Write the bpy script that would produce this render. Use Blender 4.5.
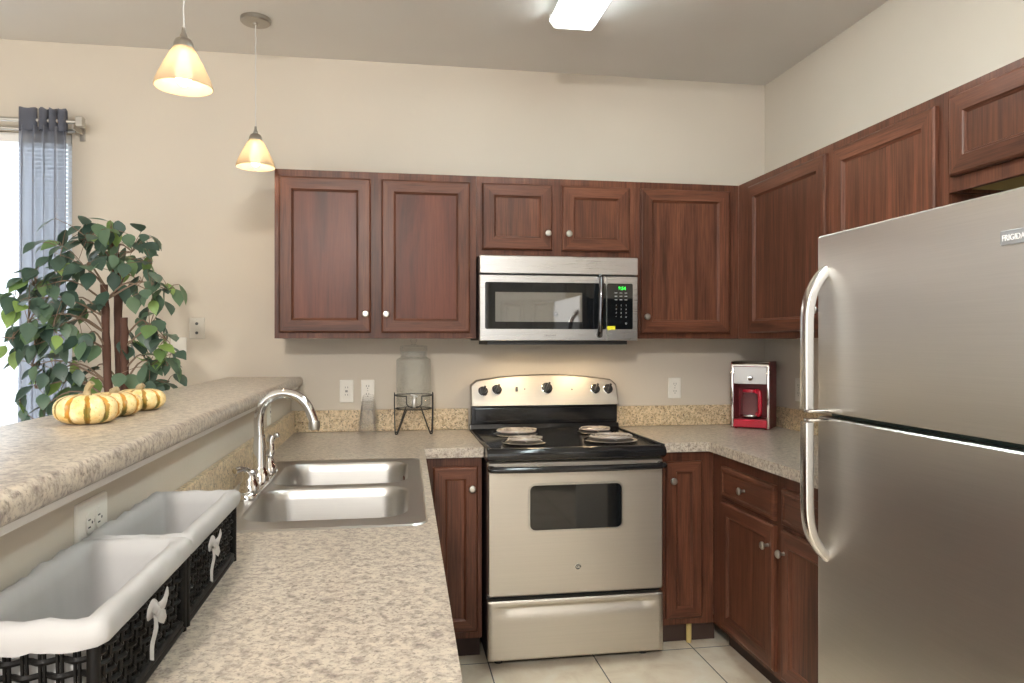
import bpy, bmesh, math, random
from mathutils import Vector, Matrix, noise
from math import pi, sin, cos, radians

for o in list(bpy.data.objects):
    bpy.data.objects.remove(o)
SC = bpy.context.scene
COL = SC.collection
R = random.Random(7)

# ------------------------------------------------------------------ camera, world, exposure
CAM_H = 1.357
cam = bpy.data.cameras.new('camera')
cam.sensor_width = 36.0
cam.lens = 729.0 / 1024.0 * 36.0
cam.clip_start = 0.05
camo = bpy.data.objects.new('camera', cam)
camo.location = (0, 0, CAM_H)
camo.rotation_euler = (pi / 2, 0, -radians(9.27))
COL.objects.link(camo)
SC.camera = camo

SC.view_settings.view_transform = 'Standard'
SC.view_settings.look = 'None'
SC.view_settings.gamma = 1.0
SC.view_settings.use_curve_mapping = False
SC.view_settings.exposure = 0.56
SC.cycles.transparent_max_bounces = 64

world = bpy.data.worlds.new('daylight')
SC.world = world
world.use_nodes = True
wn = world.node_tree
wn.nodes.clear()
w_out = wn.nodes.new('ShaderNodeOutputWorld')
w_bg = wn.nodes.new('ShaderNodeBackground')
w_tc = wn.nodes.new('ShaderNodeTexCoord')
w_sp = wn.nodes.new('ShaderNodeSeparateXYZ')
w_rm = wn.nodes.new('ShaderNodeMapRange')
w_mx = wn.nodes.new('ShaderNodeMix')
w_mx.data_type = 'RGBA'
wn.links.new(w_tc.outputs['Generated'], w_sp.inputs[0])
wn.links.new(w_sp.outputs['Y'], w_rm.inputs['Value'])
w_rm.inputs['From Min'].default_value = -0.1
w_rm.inputs['From Max'].default_value = 0.35
wn.links.new(w_rm.outputs[0], w_mx.inputs[0])
w_mx.inputs[6].default_value = (2.9, 2.88, 2.86, 1)      # open side of the home behind the camera
w_mx.inputs[7].default_value = (5.0, 5.7, 6.6, 1)         # bright overcast sky beyond the window
wn.links.new(w_mx.outputs[2], w_bg.inputs['Color'])
w_bg.inputs['Strength'].default_value = 0.50
wn.links.new(w_bg.outputs[0], w_out.inputs['Surface'])


# ------------------------------------------------------------------ materials
def new_mat(name):
    m = bpy.data.materials.new(name)
    m.use_nodes = True
    nt = m.node_tree
    b = nt.nodes['Principled BSDF']
    return m, nt, b


def simple(name, col, rough=0.5, metal=0.0, spec=0.5, **kw):
    m, nt, b = new_mat(name)
    b.inputs['Base Color'].default_value = (*col, 1)
    b.inputs['Roughness'].default_value = rough
    b.inputs['Metallic'].default_value = metal
    b.inputs['Specular IOR Level'].default_value = spec
    for k, v in kw.items():
        b.inputs[k.replace('_', ' ')].default_value = v
    # a faint surface variation so that nothing is a perfectly flat colour
    tc = nt.nodes.new('ShaderNodeTexCoord')
    nz = nt.nodes.new('ShaderNodeTexNoise')
    nz.inputs['Scale'].default_value = 35
    nz.inputs['Detail'].default_value = 3
    mr = nt.nodes.new('ShaderNodeMapRange')
    mr.inputs['To Min'].default_value = max(0.0, rough - 0.04)
    mr.inputs['To Max'].default_value = min(1.0, rough + 0.04)
    nt.links.new(tc.outputs['Object'], nz.inputs['Vector'])
    nt.links.new(nz.outputs['Fac'], mr.inputs['Value'])
    nt.links.new(mr.outputs[0], b.inputs['Roughness'])
    return m


def ramp(nt, stops, fac):
    r = nt.nodes.new('ShaderNodeValToRGB')
    e = r.color_ramp.elements
    while len(e) > 1:
        e.remove(e[-1])
    e[0].position, e[0].color = stops[0][0], (*stops[0][1], 1)
    for p, c in stops[1:]:
        x = e.new(p)
        x.color = (*c, 1)
    nt.links.new(fac, r.inputs['Fac'])
    return r.outputs['Color']


def noise_node(nt, vec, scale, detail=4, rough=0.55, dist=0.0):
    n = nt.nodes.new('ShaderNodeTexNoise')
    n.inputs['Scale'].default_value = scale
    n.inputs['Detail'].default_value = detail
    n.inputs['Roughness'].default_value = rough
    n.inputs['Distortion'].default_value = dist
    nt.links.new(vec, n.inputs['Vector'])
    return n.outputs['Fac']


def mapping(nt, vec, scale, loc=(0, 0, 0), rot=(0, 0, 0)):
    n = nt.nodes.new('ShaderNodeMapping')
    n.inputs['Scale'].default_value = scale
    n.inputs['Location'].default_value = loc
    n.inputs['Rotation'].default_value = rot
    nt.links.new(vec, n.inputs['Vector'])
    return n.outputs[0]


def mathn(nt, op, a, b=None, c=None):
    n = nt.nodes.new('ShaderNodeMath')
    n.operation = op
    for i, v in enumerate((a, b, c)):
        if v is None:
            continue
        if isinstance(v, (int, float)):
            n.inputs[i].default_value = v
        else:
            nt.links.new(v, n.inputs[i])
    return n.outputs[0]


def mix(nt, fac, a, b, blend='MIX'):
    n = nt.nodes.new('ShaderNodeMix')
    n.data_type = 'RGBA'
    n.blend_type = blend
    for s, v in ((0, fac), (6, a), (7, b)):
        if isinstance(v, (int, float)):
            n.inputs[s].default_value = v
        elif isinstance(v, tuple):
            n.inputs[s].default_value = (*v, 1)
        else:
            nt.links.new(v, n.inputs[s])
    return n.outputs[2]


def bump(nt, b, h, strength=0.2, dist=0.002):
    n = nt.nodes.new('ShaderNodeBump')
    n.inputs['Strength'].default_value = strength
    n.inputs['Distance'].default_value = dist
    nt.links.new(h, n.inputs['Height'])
    nt.links.new(n.outputs[0], b.inputs['Normal'])


def paint(name, col, var=0.03, bs=0.25):
    m, nt, b = new_mat(name)
    pos = nt.nodes.new('ShaderNodeNewGeometry').outputs['Position']
    n1 = noise_node(nt, pos, 1.3, 3)
    lo = tuple(c * (1 - var) for c in col)
    hi = tuple(c * (1 + var) for c in col)
    nt.links.new(ramp(nt, [(0.3, lo), (0.7, hi)], n1), b.inputs['Base Color'])
    b.inputs['Roughness'].default_value = 0.75
    b.inputs['Specular IOR Level'].default_value = 0.25
    bump(nt, b, noise_node(nt, pos, 140, 3), bs, 0.0012)
    return m


def wood(name, horiz=False, bands=0.0, base=(0.118, 0.043, 0.0235), fine=0.6, wide=16):
    m, nt, b = new_mat(name)
    tc = nt.nodes.new('ShaderNodeTexCoord').outputs['Object']
    rnd = nt.nodes.new('ShaderNodeObjectInfo').outputs['Random']
    cmb = nt.nodes.new('ShaderNodeCombineXYZ')
    off = mathn(nt, 'MULTIPLY', rnd, 17.0)
    for i in range(3):
        nt.links.new(off, cmb.inputs[i])
    add = nt.nodes.new('ShaderNodeVectorMath')
    nt.links.new(tc, add.inputs[0])
    nt.links.new(cmb.outputs[0], add.inputs[1])
    v = add.outputs[0]
    sc1 = (1.6, 1.6, 22) if horiz else (wide, wide, 1.1)
    sc2 = (7, 7, 190) if horiz else (170, 170, 6)
    n1 = noise_node(nt, mapping(nt, v, sc1), 1.0, 5, 0.6, 0.9)
    n2 = noise_node(nt, mapping(nt, v, sc2), 1.0, 4, 0.6, 0.2)
    dk = tuple(c * 0.52 for c in base)
    lt = tuple(c * 1.5 for c in base)
    c1 = ramp(nt, [(0.28, dk), (0.5, base), (0.74, lt)], n1)
    c2 = mix(nt, fine, c1, ramp(nt, [(0.34, (0.35, 0.35, 0.35)), (0.60, (1.1, 1.1, 1.1))], n2), 'MULTIPLY')
    if bands:
        sp = nt.nodes.new('ShaderNodeSeparateXYZ')
        nt.links.new(v, sp.inputs[0])
        s = mathn(nt, 'ADD', sp.outputs[0], sp.outputs[1])
        wob = mathn(nt, 'MULTIPLY', noise_node(nt, mapping(nt, v, (3, 3, 0.0)), 1.0, 0), 1.4)
        fl = mathn(nt, 'FLOOR', mathn(nt, 'ADD', mathn(nt, 'MULTIPLY', s, 15.0), wob))
        wnz = nt.nodes.new('ShaderNodeTexWhiteNoise')
        wnz.noise_dimensions = '1D'
        nt.links.new(fl, wnz.inputs['W'])
        f = ramp(nt, [(0.0, (1 - bands,) * 3), (1.0, (1 + bands * 0.9, 1 + bands * 0.85, 1 + bands * 0.8))], wnz.outputs['Value'])
        c2 = mix(nt, 1.0, c2, f, 'MULTIPLY')
    # per-object tone
    hs = nt.nodes.new('ShaderNodeHueSaturation')
    nt.links.new(c2, hs.inputs['Color'])
    nt.links.new(mathn(nt, 'ADD', mathn(nt, 'MULTIPLY', rnd, 0.24), 0.88), hs.inputs['Value'])
    nt.links.new(hs.outputs[0], b.inputs['Base Color'])
    b.inputs['Roughness'].default_value = 0.34
    b.inputs['Specular IOR Level'].default_value = 0.26
    bump(nt, b, n2, 0.12, 0.001)
    return m


def laminate(name, light, mid, dark, sc=1.0, dk_amt=0.5, rough=0.3):
    m, nt, b = new_mat(name)
    pos = nt.nodes.new('ShaderNodeNewGeometry').outputs['Position']
    v = mapping(nt, pos, (1.0, 1.0, 1.0), rot=(0.3, 0.2, 0.5))
    n1 = noise_node(nt, v, 62 * sc, 6, 0.66, 0.15)
    n2 = noise_node(nt, v, 150 * sc, 4, 0.62, 0.2)
    n3 = noise_node(nt, v, 14 * sc, 3)
    c = ramp(nt, [(0.36, mid), (0.47, tuple((a * 0.45 + z * 0.55) for a, z in zip(mid, light))), (0.58, light)], n1)
    c = mix(nt, ramp(nt, [(0.52, (0, 0, 0)), (0.66, (dk_amt,) * 3)], n2), c, dark)
    c = mix(nt, ramp(nt, [(0.56, (0, 0, 0)), (0.72, (0.5,) * 3)], noise_node(nt, v, 105 * sc, 3, 0.6, 0.2)),
            c, tuple(min(1, x * 1.22) for x in light))
    c = mix(nt, 0.35, c, ramp(nt, [(0.35, (0.86, 0.85, 0.84)), (0.65, (1.06, 1.05, 1.03))], n3), 'MULTIPLY')
    nt.links.new(c, b.inputs['Base Color'])
    b.inputs['Roughness'].default_value = rough
    b.inputs['Specular IOR Level'].default_value = 0.5
    bump(nt, b, n2, 0.08, 0.0006)
    return m


def steel(name, col, rough, axis='Z', amt=0.05, scratch=0.25, aniso=0.0):
    """brushed stainless: fine streaks run along the axis"""
    m, nt, b = new_mat(name)
    tc = nt.nodes.new('ShaderNodeTexCoord').outputs['Object']
    s = {'Z': (420, 420, 3), 'X': (3, 420, 420), 'Y': (420, 3, 420)}[axis]
    n = noise_node(nt, mapping(nt, tc, s), 1.0, 3, 0.6)
    big = noise_node(nt, tc, 4.0, 4, 0.6, 0.4)
    mr = nt.nodes.new('ShaderNodeMapRange')
    mr.inputs['To Min'].default_value = rough - amt
    mr.inputs['To Max'].default_value = rough + amt
    nt.links.new(mathn(nt, 'ADD', mathn(nt, 'MULTIPLY', n, 0.6), mathn(nt, 'MULTIPLY', big, 0.4)), mr.inputs['Value'])
    nt.links.new(mr.outputs[0], b.inputs['Roughness'])
    c = ramp(nt, [(0.3, tuple(x * 0.94 for x in col)), (0.7, col)], n)
    nt.links.new(c, b.inputs['Base Color'])
    b.inputs['Metallic'].default_value = 1.0
    bump(nt, b, n, scratch * 0.25, 0.0003)
    if aniso:
        cb = nt.nodes.new('ShaderNodeCombineXYZ')
        cb.inputs['XYZ'.index(axis)].default_value = 1.0
        b.inputs['Anisotropic'].default_value = aniso
        nt.links.new(cb.outputs[0], b.inputs['Tangent'])
    return m


def glass(name, col=(1, 1, 1), rough=0.0, ior=1.45, thin=0.75, bumpy=False, cap=1.0, haze=0.0):
    """clear vessel glass: mostly see-through with a glossy reflecting skin"""
    m, nt, b = new_mat(name)
    nt.nodes.remove(b)
    out = nt.nodes['Material Output']
    tr = nt.nodes.new('ShaderNodeBsdfTransparent')
    tr.inputs['Color'].default_value = (*col, 1)
    gl = nt.nodes.new('ShaderNodeBsdfGlossy')
    gl.inputs['Roughness'].default_value = max(rough, 0.03)
    fr = nt.nodes.new('ShaderNodeLayerWeight')
    fr.inputs['Blend'].default_value = 1 - thin
    mx = nt.nodes.new('ShaderNodeMixShader')
    nt.links.new(mathn(nt, 'MULTIPLY', fr.outputs['Fresnel'], cap), mx.inputs[0])
    nt.links.new(tr.outputs[0], mx.inputs[1])
    nt.links.new(gl.outputs[0], mx.inputs[2])
    if haze:
        df = nt.nodes.new('ShaderNodeBsdfTranslucent')
        d2 = nt.nodes.new('ShaderNodeBsdfDiffuse')
        ms = nt.nodes.new('ShaderNodeMixShader')
        nt.links.new(df.outputs[0], ms.inputs[1])
        nt.links.new(d2.outputs[0], ms.inputs[2])
        mh = nt.nodes.new('ShaderNodeMixShader')
        mh.inputs[0].default_value = haze
        nt.links.new(tr.outputs[0], mh.inputs[1])
        nt.links.new(ms.outputs[0], mh.inputs[2])
        nt.links.new(mh.outputs[0], mx.inputs[1])
    nt.links.new(mx.outputs[0], out.inputs['Surface'])
    if bumpy:
        tc = nt.nodes.new('ShaderNodeTexCoord').outputs['Object']
        bp = nt.nodes.new('ShaderNodeBump')
        bp.inputs['Strength'].default_value = 1.0
        bp.inputs['Distance'].default_value = 0.01
        nt.links.new(noise_node(nt, mapping(nt, tc, (60, 60, 130)), 1.0, 1), bp.inputs['Height'])
        nt.links.new(bp.outputs[0], gl.inputs['Normal'])
        nt.links.new(bp.outputs[0], fr.inputs['Normal'])
    return m


def thin_cloth(name, col, see, trans=0.5, weave=900):
    m, nt, b = new_mat(name)
    nt.nodes.remove(b)
    out = nt.nodes['Material Output']
    df = nt.nodes.new('ShaderNodeBsdfDiffuse')
    tl = nt.nodes.new('ShaderNodeBsdfTranslucent')
    for s in (df, tl):
        s.inputs['Color'].default_value = (*col, 1)
    m1 = nt.nodes.new('ShaderNodeMixShader')
    m1.inputs[0].default_value = trans
    nt.links.new(df.outputs[0], m1.inputs[1])
    nt.links.new(tl.outputs[0], m1.inputs[2])
    tc = nt.nodes.new('ShaderNodeTexCoord').outputs['Object']
    bp = nt.nodes.new('ShaderNodeBump')
    bp.inputs['Strength'].default_value = 0.15
    bp.inputs['Distance'].default_value = 0.001
    nt.links.new(noise_node(nt, tc, weave, 1), bp.inputs['Height'])
    nt.links.new(bp.outputs[0], df.inputs['Normal'])
    if see > 0:
        tr = nt.nodes.new('ShaderNodeBsdfTransparent')
        m2 = nt.nodes.new('ShaderNodeMixShader')
        m2.inputs[0].default_value = see
        nt.links.new(m1.outputs[0], m2.inputs[1])
        nt.links.new(tr.outputs[0], m2.inputs[2])
        nt.links.new(m2.outputs[0], out.inputs['Surface'])
    else:
        nt.links.new(m1.outputs[0], out.inputs['Surface'])
    return m


def glow(name, col, strength):
    m, nt, b = new_mat(name)
    b.inputs['Base Color'].default_value = (*col, 1)
    b.inputs['Emission Color'].default_value = (*col, 1)
    b.inputs['Emission Strength'].default_value = strength
    return m


def tile_mat():
    m, nt, b = new_mat('floor_tile')
    pos = nt.nodes.new('ShaderNodeNewGeometry').outputs['Position']
    v = mapping(nt, pos, (1, 1, 1), loc=(0.06, 0.145, 0))
    br = nt.nodes.new('ShaderNodeTexBrick')
    br.offset = 0.0
    br.squash = 1.0
    br.inputs['Scale'].default_value = 1.0
    br.inputs['Brick Width'].default_value = 0.457
    br.inputs['Row Height'].default_value = 0.457
    br.inputs['Mortar Size'].default_value = 0.0028
    br.inputs['Mortar Smooth'].default_value = 0.1
    br.inputs['Bias'].default_value = 0.0
    nt.links.new(v, br.inputs['Vector'])
    n1 = noise_node(nt, pos, 6, 6, 0.6, 0.5)
    c = ramp(nt, [(0.3, (0.66, 0.54, 0.40)), (0.5, (0.80, 0.70, 0.55)), (0.7, (0.86, 0.79, 0.66))], n1)
    c = mix(nt, br.outputs['Fac'], c, (0.07, 0.065, 0.055))
    nt.links.new(c, b.inputs['Base Color'])
    b.inputs['Roughness'].default_value = 0.32
    inv = mathn(nt, 'SUBTRACT', 1.0, br.outputs['Fac'])
    bump(nt, b, inv, 0.5, 0.002)
    return m


def pumpkin_mat():
    m, nt, b = new_mat('pumpkin_skin')
    tc = nt.nodes.new('ShaderNodeTexCoord').outputs['Object']
    sp = nt.nodes.new('ShaderNodeSeparateXYZ')
    nt.links.new(tc, sp.inputs[0])
    ang = mathn(nt, 'ARCTAN2', sp.outputs[1], sp.outputs[0])
    wob = mathn(nt, 'MULTIPLY', mathn(nt, 'SUBTRACT', noise_node(nt, tc, 90, 4), 0.5), 0.22)
    a = mathn(nt, 'MULTIPLY', mathn(nt, 'ADD', ang, wob), 10.0)
    st = mathn(nt, 'COSINE', a)
    n2 = noise_node(nt, tc, 220, 3, 0.7)
    cream = ramp(nt, [(0.3, (0.78, 0.50, 0.16)), (0.55, (0.84, 0.66, 0.33)), (0.75, (0.88, 0.78, 0.54))], noise_node(nt, tc, 40, 4))
    stripe = ramp(nt, [(0.35, (0.16, 0.15, 0.03)), (0.5, (0.42, 0.20, 0.02)), (0.65, (0.62, 0.28, 0.03))], noise_node(nt, tc, 22, 2))
    f = ramp(nt, [(0.0, (1, 1, 1)), (0.14, (1, 1, 1)), (0.24, (0, 0, 0))],
             mathn(nt, 'MULTIPLY', mathn(nt, 'ADD', st, 1.0), 0.5))
    c = mix(nt, f, cream, stripe)
    spk = ramp(nt, [(0.60, (0, 0, 0)), (0.66, (0.8, 0.8, 0.8))], n2)
    c = mix(nt, spk, c, (0.33, 0.24, 0.06))
    nt.links.new(c, b.inputs['Base Color'])
    b.inputs['Roughness'].default_value = 0.4
    return m


def leaf_mat():
    m, nt, b = new_mat('ficus_leaf')
    geo = nt.nodes.new('ShaderNodeNewGeometry')
    c = ramp(nt, [(0.0, (0.042, 0.082, 0.062)), (0.45, (0.095, 0.155, 0.112)), (0.78, (0.14, 0.23, 0.13)),
                  (0.90, (0.17, 0.28, 0.09)), (1.0, (0.30, 0.44, 0.12))], geo.outputs['Random Per Island'])
    nt.links.new(c, b.inputs['Base Color'])
    b.inputs['Roughness'].default_value = 0.38
    b.inputs['Specular IOR Level'].default_value = 0.6
    out = nt.nodes['Material Output']
    tl = nt.nodes.new('ShaderNodeBsdfTranslucent')
    nt.links.new(c, tl.inputs['Color'])
    mx = nt.nodes.new('ShaderNodeMixShader')
    mx.inputs[0].default_value = 0.3
    nt.links.new(b.outputs[0], mx.inputs[1])
    nt.links.new(tl.outputs[0], mx.inputs[2])
    nt.links.new(mx.outputs[0], out.inputs['Surface'])
    return m


M = {}
M['wall'] = paint('wall_paint', (0.60, 0.54, 0.455))
M['ceiling'] = paint('ceiling_paint', (0.70, 0.68, 0.65), 0.03, 0.5)
M['white'] = simple('white_trim', (0.80, 0.79, 0.76), 0.45)
M['floor'] = tile_mat()
M['wood'] = wood('cherry_wood')
M['wood_h'] = wood('cherry_wood_rail', True)
M['wood_p'] = wood('cherry_panel', False, 0.22)
M['wood_s'] = wood('cherry_panel_smooth', False, 0.0, (0.105, 0.031, 0.017), 0.3, 8)
M['raw'] = simple('raw_board', (0.55, 0.42, 0.16), 0.7)
M['toe'] = simple('toe_kick', (0.045, 0.022, 0.015), 0.6)
M['lam'] = laminate('laminate', (0.56, 0.49, 0.40), (0.27, 0.22, 0.185), (0.12, 0.09, 0.078), 0.95, 0.75)
M['lam_edge'] = laminate('laminate_edge', (0.62, 0.51, 0.37), (0.33, 0.25, 0.18), (0.12, 0.085, 0.06), 0.9, 0.7)
M['splash'] = laminate('laminate_splash', (0.76, 0.61, 0.40), (0.42, 0.30, 0.17), (0.07, 0.05, 0.036), 0.9, 0.95)
M['steel_v'] = steel('stainless_fridge', (0.63, 0.605, 0.56), 0.36, 'Y', 0.03, 0.25, 0.8)
M['steel_h'] = steel('stainless_range', (0.58, 0.54, 0.475), 0.42, 'X')
M['steel_p'] = steel('stainless_panel', (0.54, 0.505, 0.45), 0.48, 'X')
M['steel_m'] = steel('stainless_microwave', (0.57, 0.56, 0.54), 0.28, 'X', 0.04, 0.25, 0.5)
M['sink'] = steel('stainless_sink', (0.50, 0.485, 0.46), 0.36, 'X', 0.04, 0.15)
M['chrome'] = simple('chrome', (0.80, 0.80, 0.80), 0.07, 1.0)
M['darkchrome'] = simple('dark_chrome', (0.16, 0.16, 0.17), 0.10, 1.0)
M['bar'] = simple('handle_steel', (0.72, 0.71, 0.69), 0.22, 1.0)
M['nickel'] = simple('satin_nickel', (0.50, 0.48, 0.44), 0.30, 1.0)
M['dullnickel'] = simple('brushed_nickel', (0.42, 0.39, 0.35), 0.35, 1.0)
M['black'] = simple('black_enamel', (0.012, 0.012, 0.013), 0.12)
M['blackmat'] = simple('black_plastic', (0.015, 0.015, 0.016), 0.4)
M['blackglass'] = simple('black_glass', (0.006, 0.007, 0.008), 0.04, 0.0, 0.6)
M['screen'] = simple('tinted_screen', (0.02, 0.022, 0.024), 0.03, 0.0, 1.0, IOR=2.6)
M['gasket'] = simple('gasket', (0.012, 0.03, 0.026), 0.5)
M['dkgrey'] = simple('dark_grey_metal', (0.06, 0.06, 0.06), 0.5)
M['coil'] = simple('heating_coil', (0.42, 0.37, 0.33), 0.45, 0.3)
M['plate'] = simple('wall_plate', (0.80, 0.77, 0.70), 0.35)
M['plate_dk'] = simple('plate_almond', (0.55, 0.51, 0.44), 0.4)
M['liner'] = thin_cloth('cotton_liner', (0.56, 0.55, 0.54), 0.0, 0.25)
M['wicker'] = simple('black_wicker', (0.005, 0.0045, 0.004), 0.5, 0.0, 0.2)
M['leaf'] = leaf_mat()
M['bark'] = simple('bark', (0.10, 0.045, 0.030), 0.8)
M['twig'] = simple('twig', (0.20, 0.14, 0.10), 0.8)
M['pot'] = simple('pot_basket', (0.22, 0.13, 0.07), 0.8)
M['soil'] = simple('moss', (0.06, 0.05, 0.03), 0.9)
M['pumpkin'] = pumpkin_mat()
M['stem'] = simple('pumpkin_stem', (0.34, 0.27, 0.15), 0.8)
M['sheer'] = thin_cloth('sheer_curtain', (0.27, 0.28, 0.32), 0.18, 0.55)
M['sheer_top'] = thin_cloth('curtain_heading', (0.17, 0.18, 0.22), 0.08, 0.4)
M['blind'] = thin_cloth('blind_slat', (0.88, 0.89, 0.90), 0.0, 0.55)
M['glass'] = glass('clear_glass', (0.985, 0.99, 0.985), 0.02, thin=0.8, cap=0.3, haze=0.03)
M['jar'] = glass('textured_glass', (0.99, 0.997, 0.993), 0.12, thin=0.72, bumpy=True, cap=0.25, haze=0.07)
M['cup'] = glass('clear_plastic', (0.998, 0.998, 0.998), 0.10, thin=0.84, cap=0.25, haze=0.035)
M['pane'] = glass('window_glass', (0.97, 0.98, 0.98), 0.0, thin=0.85)
M['red'] = simple('red_plastic', (0.42, 0.012, 0.03), 0.22, 0.0, 0.6)
M['redmetal'] = simple('red_side', (0.19, 0.018, 0.022), 0.3, 0.2)
M['silver'] = simple('silver_face', (0.66, 0.65, 0.64), 0.35, 0.8)
M['coffee'] = simple('carafe_grey', (0.5, 0.5, 0.5), 0.3)
M['wire'] = simple('black_wire', (0.02, 0.018, 0.016), 0.45)
M['cord'] = simple('pendant_cord', (0.55, 0.54, 0.52), 0.5)
M['shade'] = thin_cloth('alabaster_glass', (0.48, 0.41, 0.31), 0.10, 0.4, 60)
M['bulb'] = glow('bulb_glow', (1.0, 0.80, 0.54), 42.0)
M['tube'] = glow('fluorescent_tube', (0.90, 0.955, 0.96), 34.0)
M['bowl'] = glow('added_fill_bowl', (1.0, 0.95, 0.89), 300.0)  # added unseen lamp, fills the wall under the cabinets
M['hood'] = glow('hood_lamp', (1.0, 0.74, 0.44), 60.0)
M['lens'] = thin_cloth('fixture_lens', (0.80, 0.94, 0.97), 0.45, 0.85, 100)
M['digit'] = glow('green_digit', (0.02, 0.75, 0.05), 1.2)
M['legend'] = simple('key_legend', (0.42, 0.43, 0.42), 0.5)
M['yellow'] = simple('yellow_sticker', (0.75, 0.68, 0.02), 0.5)
M['badge'] = simple('badge_grey', (0.42, 0.43, 0.45), 0.3, 0.6)
M['letter'] = simple('badge_letter', (0.88, 0.88, 0.88), 0.3)
M['greyletter'] = simple('grey_letter', (0.22, 0.22, 0.22), 0.4)

# ------------------------------------------------------------------ geometry helpers
WLOC = {}


def bb(bm):
    xs = [v.co for v in bm.verts]
    lo = Vector((min(c[i] for c in xs) for i in range(3)))
    hi = Vector((max(c[i] for c in xs) for i in range(3)))
    return lo, hi


def obj(name, bm, mats, parent=None, smooth=None, origin=None, fix=True):
    """link a bmesh whose vertices are in world space as ONE mesh object"""
    if not isinstance(mats, (list, tuple)):
        mats = [mats]
    lo, hi = bb(bm)
    if origin is None:
        origin = Vector(((lo.x + hi.x) / 2, (lo.y + hi.y) / 2, lo.z if parent is None else (lo.z + hi.z) / 2))
    origin = Vector(origin)
    bmesh.ops.translate(bm, verts=bm.verts, vec=-origin)
    if fix:
        bmesh.ops.recalc_face_normals(bm, faces=bm.faces)
    if smooth is not None:
        for f in bm.faces:
            f.smooth = True
        for e in bm.edges:
            if len(e.link_faces) == 2 and e.calc_face_angle(0) > radians(smooth):
                e.smooth = False
    me = bpy.data.meshes.new(name)
    bm.to_mesh(me)
    bm.free()
    for m in mats:
        me.materials.append(M[m])
    o = bpy.data.objects.new(name, me)
    COL.objects.link(o)
    WLOC[o] = origin
    if parent is not None:
        o.parent = parent
        o.location = origin - WLOC[parent]
    else:
        o.location = origin
    return o


def thing(name, label, cat, loc, group=None):
    o = bpy.data.objects.new(name, None)
    o.empty_display_size = 0.05
    o.location = loc
    COL.objects.link(o)
    WLOC[o] = Vector(loc)
    return tag(o, label, cat, group)


def tag(o, label, cat, group=None):
    o['label'] = label
    o['category'] = cat
    if group:
        o['group'] = group
    return o


def struct(o):
    o['kind'] = 'structure'
    return o


def dup(root, loc, label=None):
    """copy a thing, its parts and their sub-parts"""
    r = root.copy()
    COL.objects.link(r)
    r.location = loc
    WLOC[r] = Vector(loc)
    if label:
        r['label'] = label
    for ch in list(root.children):
        c = ch.copy()
        COL.objects.link(c)
        c.parent = r
        WLOC[c] = WLOC[r] + ch.location
        for g in list(ch.children):
            d = g.copy()
            COL.objects.link(d)
            d.parent = c
    return r


def new():
    return bmesh.new()


def box(bm, x0, x1, y0, y1, z0, z1, bev=0.0, seg=2, mi=0, M4=None):
    if x0 > x1: x0, x1 = x1, x0
    if y0 > y1: y0, y1 = y1, y0
    if z0 > z1: z0, z1 = z1, z0
    t = bmesh.new()
    vs = [t.verts.new((x, y, z)) for x in (x0, x1) for y in (y0, y1) for z in (z0, z1)]
    for q in ((0, 1, 3, 2), (4, 6, 7, 5), (0, 4, 5, 1), (2, 3, 7, 6), (0, 2, 6, 4), (1, 5, 7, 3)):
        t.faces.new([vs[i] for i in q])
    if bev > 0:
        bmesh.ops.bevel(t, geom=list(t.edges), offset=bev, segments=seg, profile=0.5, affect='EDGES', clamp_overlap=True)
    merge(bm, t, mi, M4)


def merge(bm, t, mi=None, M4=None):
    if M4 is not None:
        bmesh.ops.transform(t, matrix=M4, verts=t.verts)
    mp = {v: bm.verts.new(v.co) for v in t.verts}
    for f in t.faces:
        try:
            n = bm.faces.new([mp[v] for v in f.verts])
            n.material_index = f.material_index if mi is None else mi
            n.smooth = f.smooth
        except ValueError:
            pass
    t.free()


def loft(bm, loops, cap0=True, cap1=True, mi=0, closed=True):
    rows = [[bm.verts.new(p) for p in L] for L in loops]
    n = len(rows[0])
    for a, b in zip(rows, rows[1:]):
        for i in range(n if closed else n - 1):
            j = (i + 1) % n
            f = bm.faces.new((a[i], a[j], b[j], b[i]))
            f.material_index = mi
    if cap0:
        bm.faces.new(rows[0][::-1]).material_index = mi
    if cap1:
        bm.faces.new(rows[-1]).material_index = mi
    return rows


def frame_of(d):
    d = d.normalized()
    up = Vector((0, 0, 1)) if abs(d.z) < 0.95 else Vector((1, 0, 0))
    a = d.cross(up).normalized()
    return a, d.cross(a).normalized()


def tube(bm, pts, r, seg=10, mi=0, caps=True, flat=1.0):
    pts = [Vector(p) for p in pts]
    n = len(pts)
    rs = r if isinstance(r, (list, tuple)) else [r] * n
    loops = []
    a = None
    for i, p in enumerate(pts):
        d = (pts[min(i + 1, n - 1)] - pts[max(i - 1, 0)])
        if d.length < 1e-9:
            d = Vector((0, 0, 1))
        d.normalize()
        if a is None:
            a, b = frame_of(d)
        else:
            a = (a - d * a.dot(d))
            if a.length < 1e-6:
                a, b = frame_of(d)
            a.normalize()
            b = d.cross(a).normalized()
        loops.append([p + (a * cos(2 * pi * k / seg) + b * sin(2 * pi * k / seg) * flat) * rs[i] for k in range(seg)])
    loft(bm, loops, caps, caps, mi)


def smooth_path(pts, n=8):
    pts = [Vector(p) for p in pts]
    P = [pts[0] * 2 - pts[1]] + pts + [pts[-1] * 2 - pts[-2]]
    out = []
    for i in range(1, len(P) - 2):
        for k in range(n):
            t = k / n
            a, b, c, d = P[i - 1], P[i], P[i + 1], P[i + 2]
            out.append(0.5 * ((2 * b) + (c - a) * t + (2 * a - 5 * b + 4 * c - d) * t * t + (3 * b - a - 3 * c + d) * t ** 3))
    out.append(pts[-1])
    return out


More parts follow.
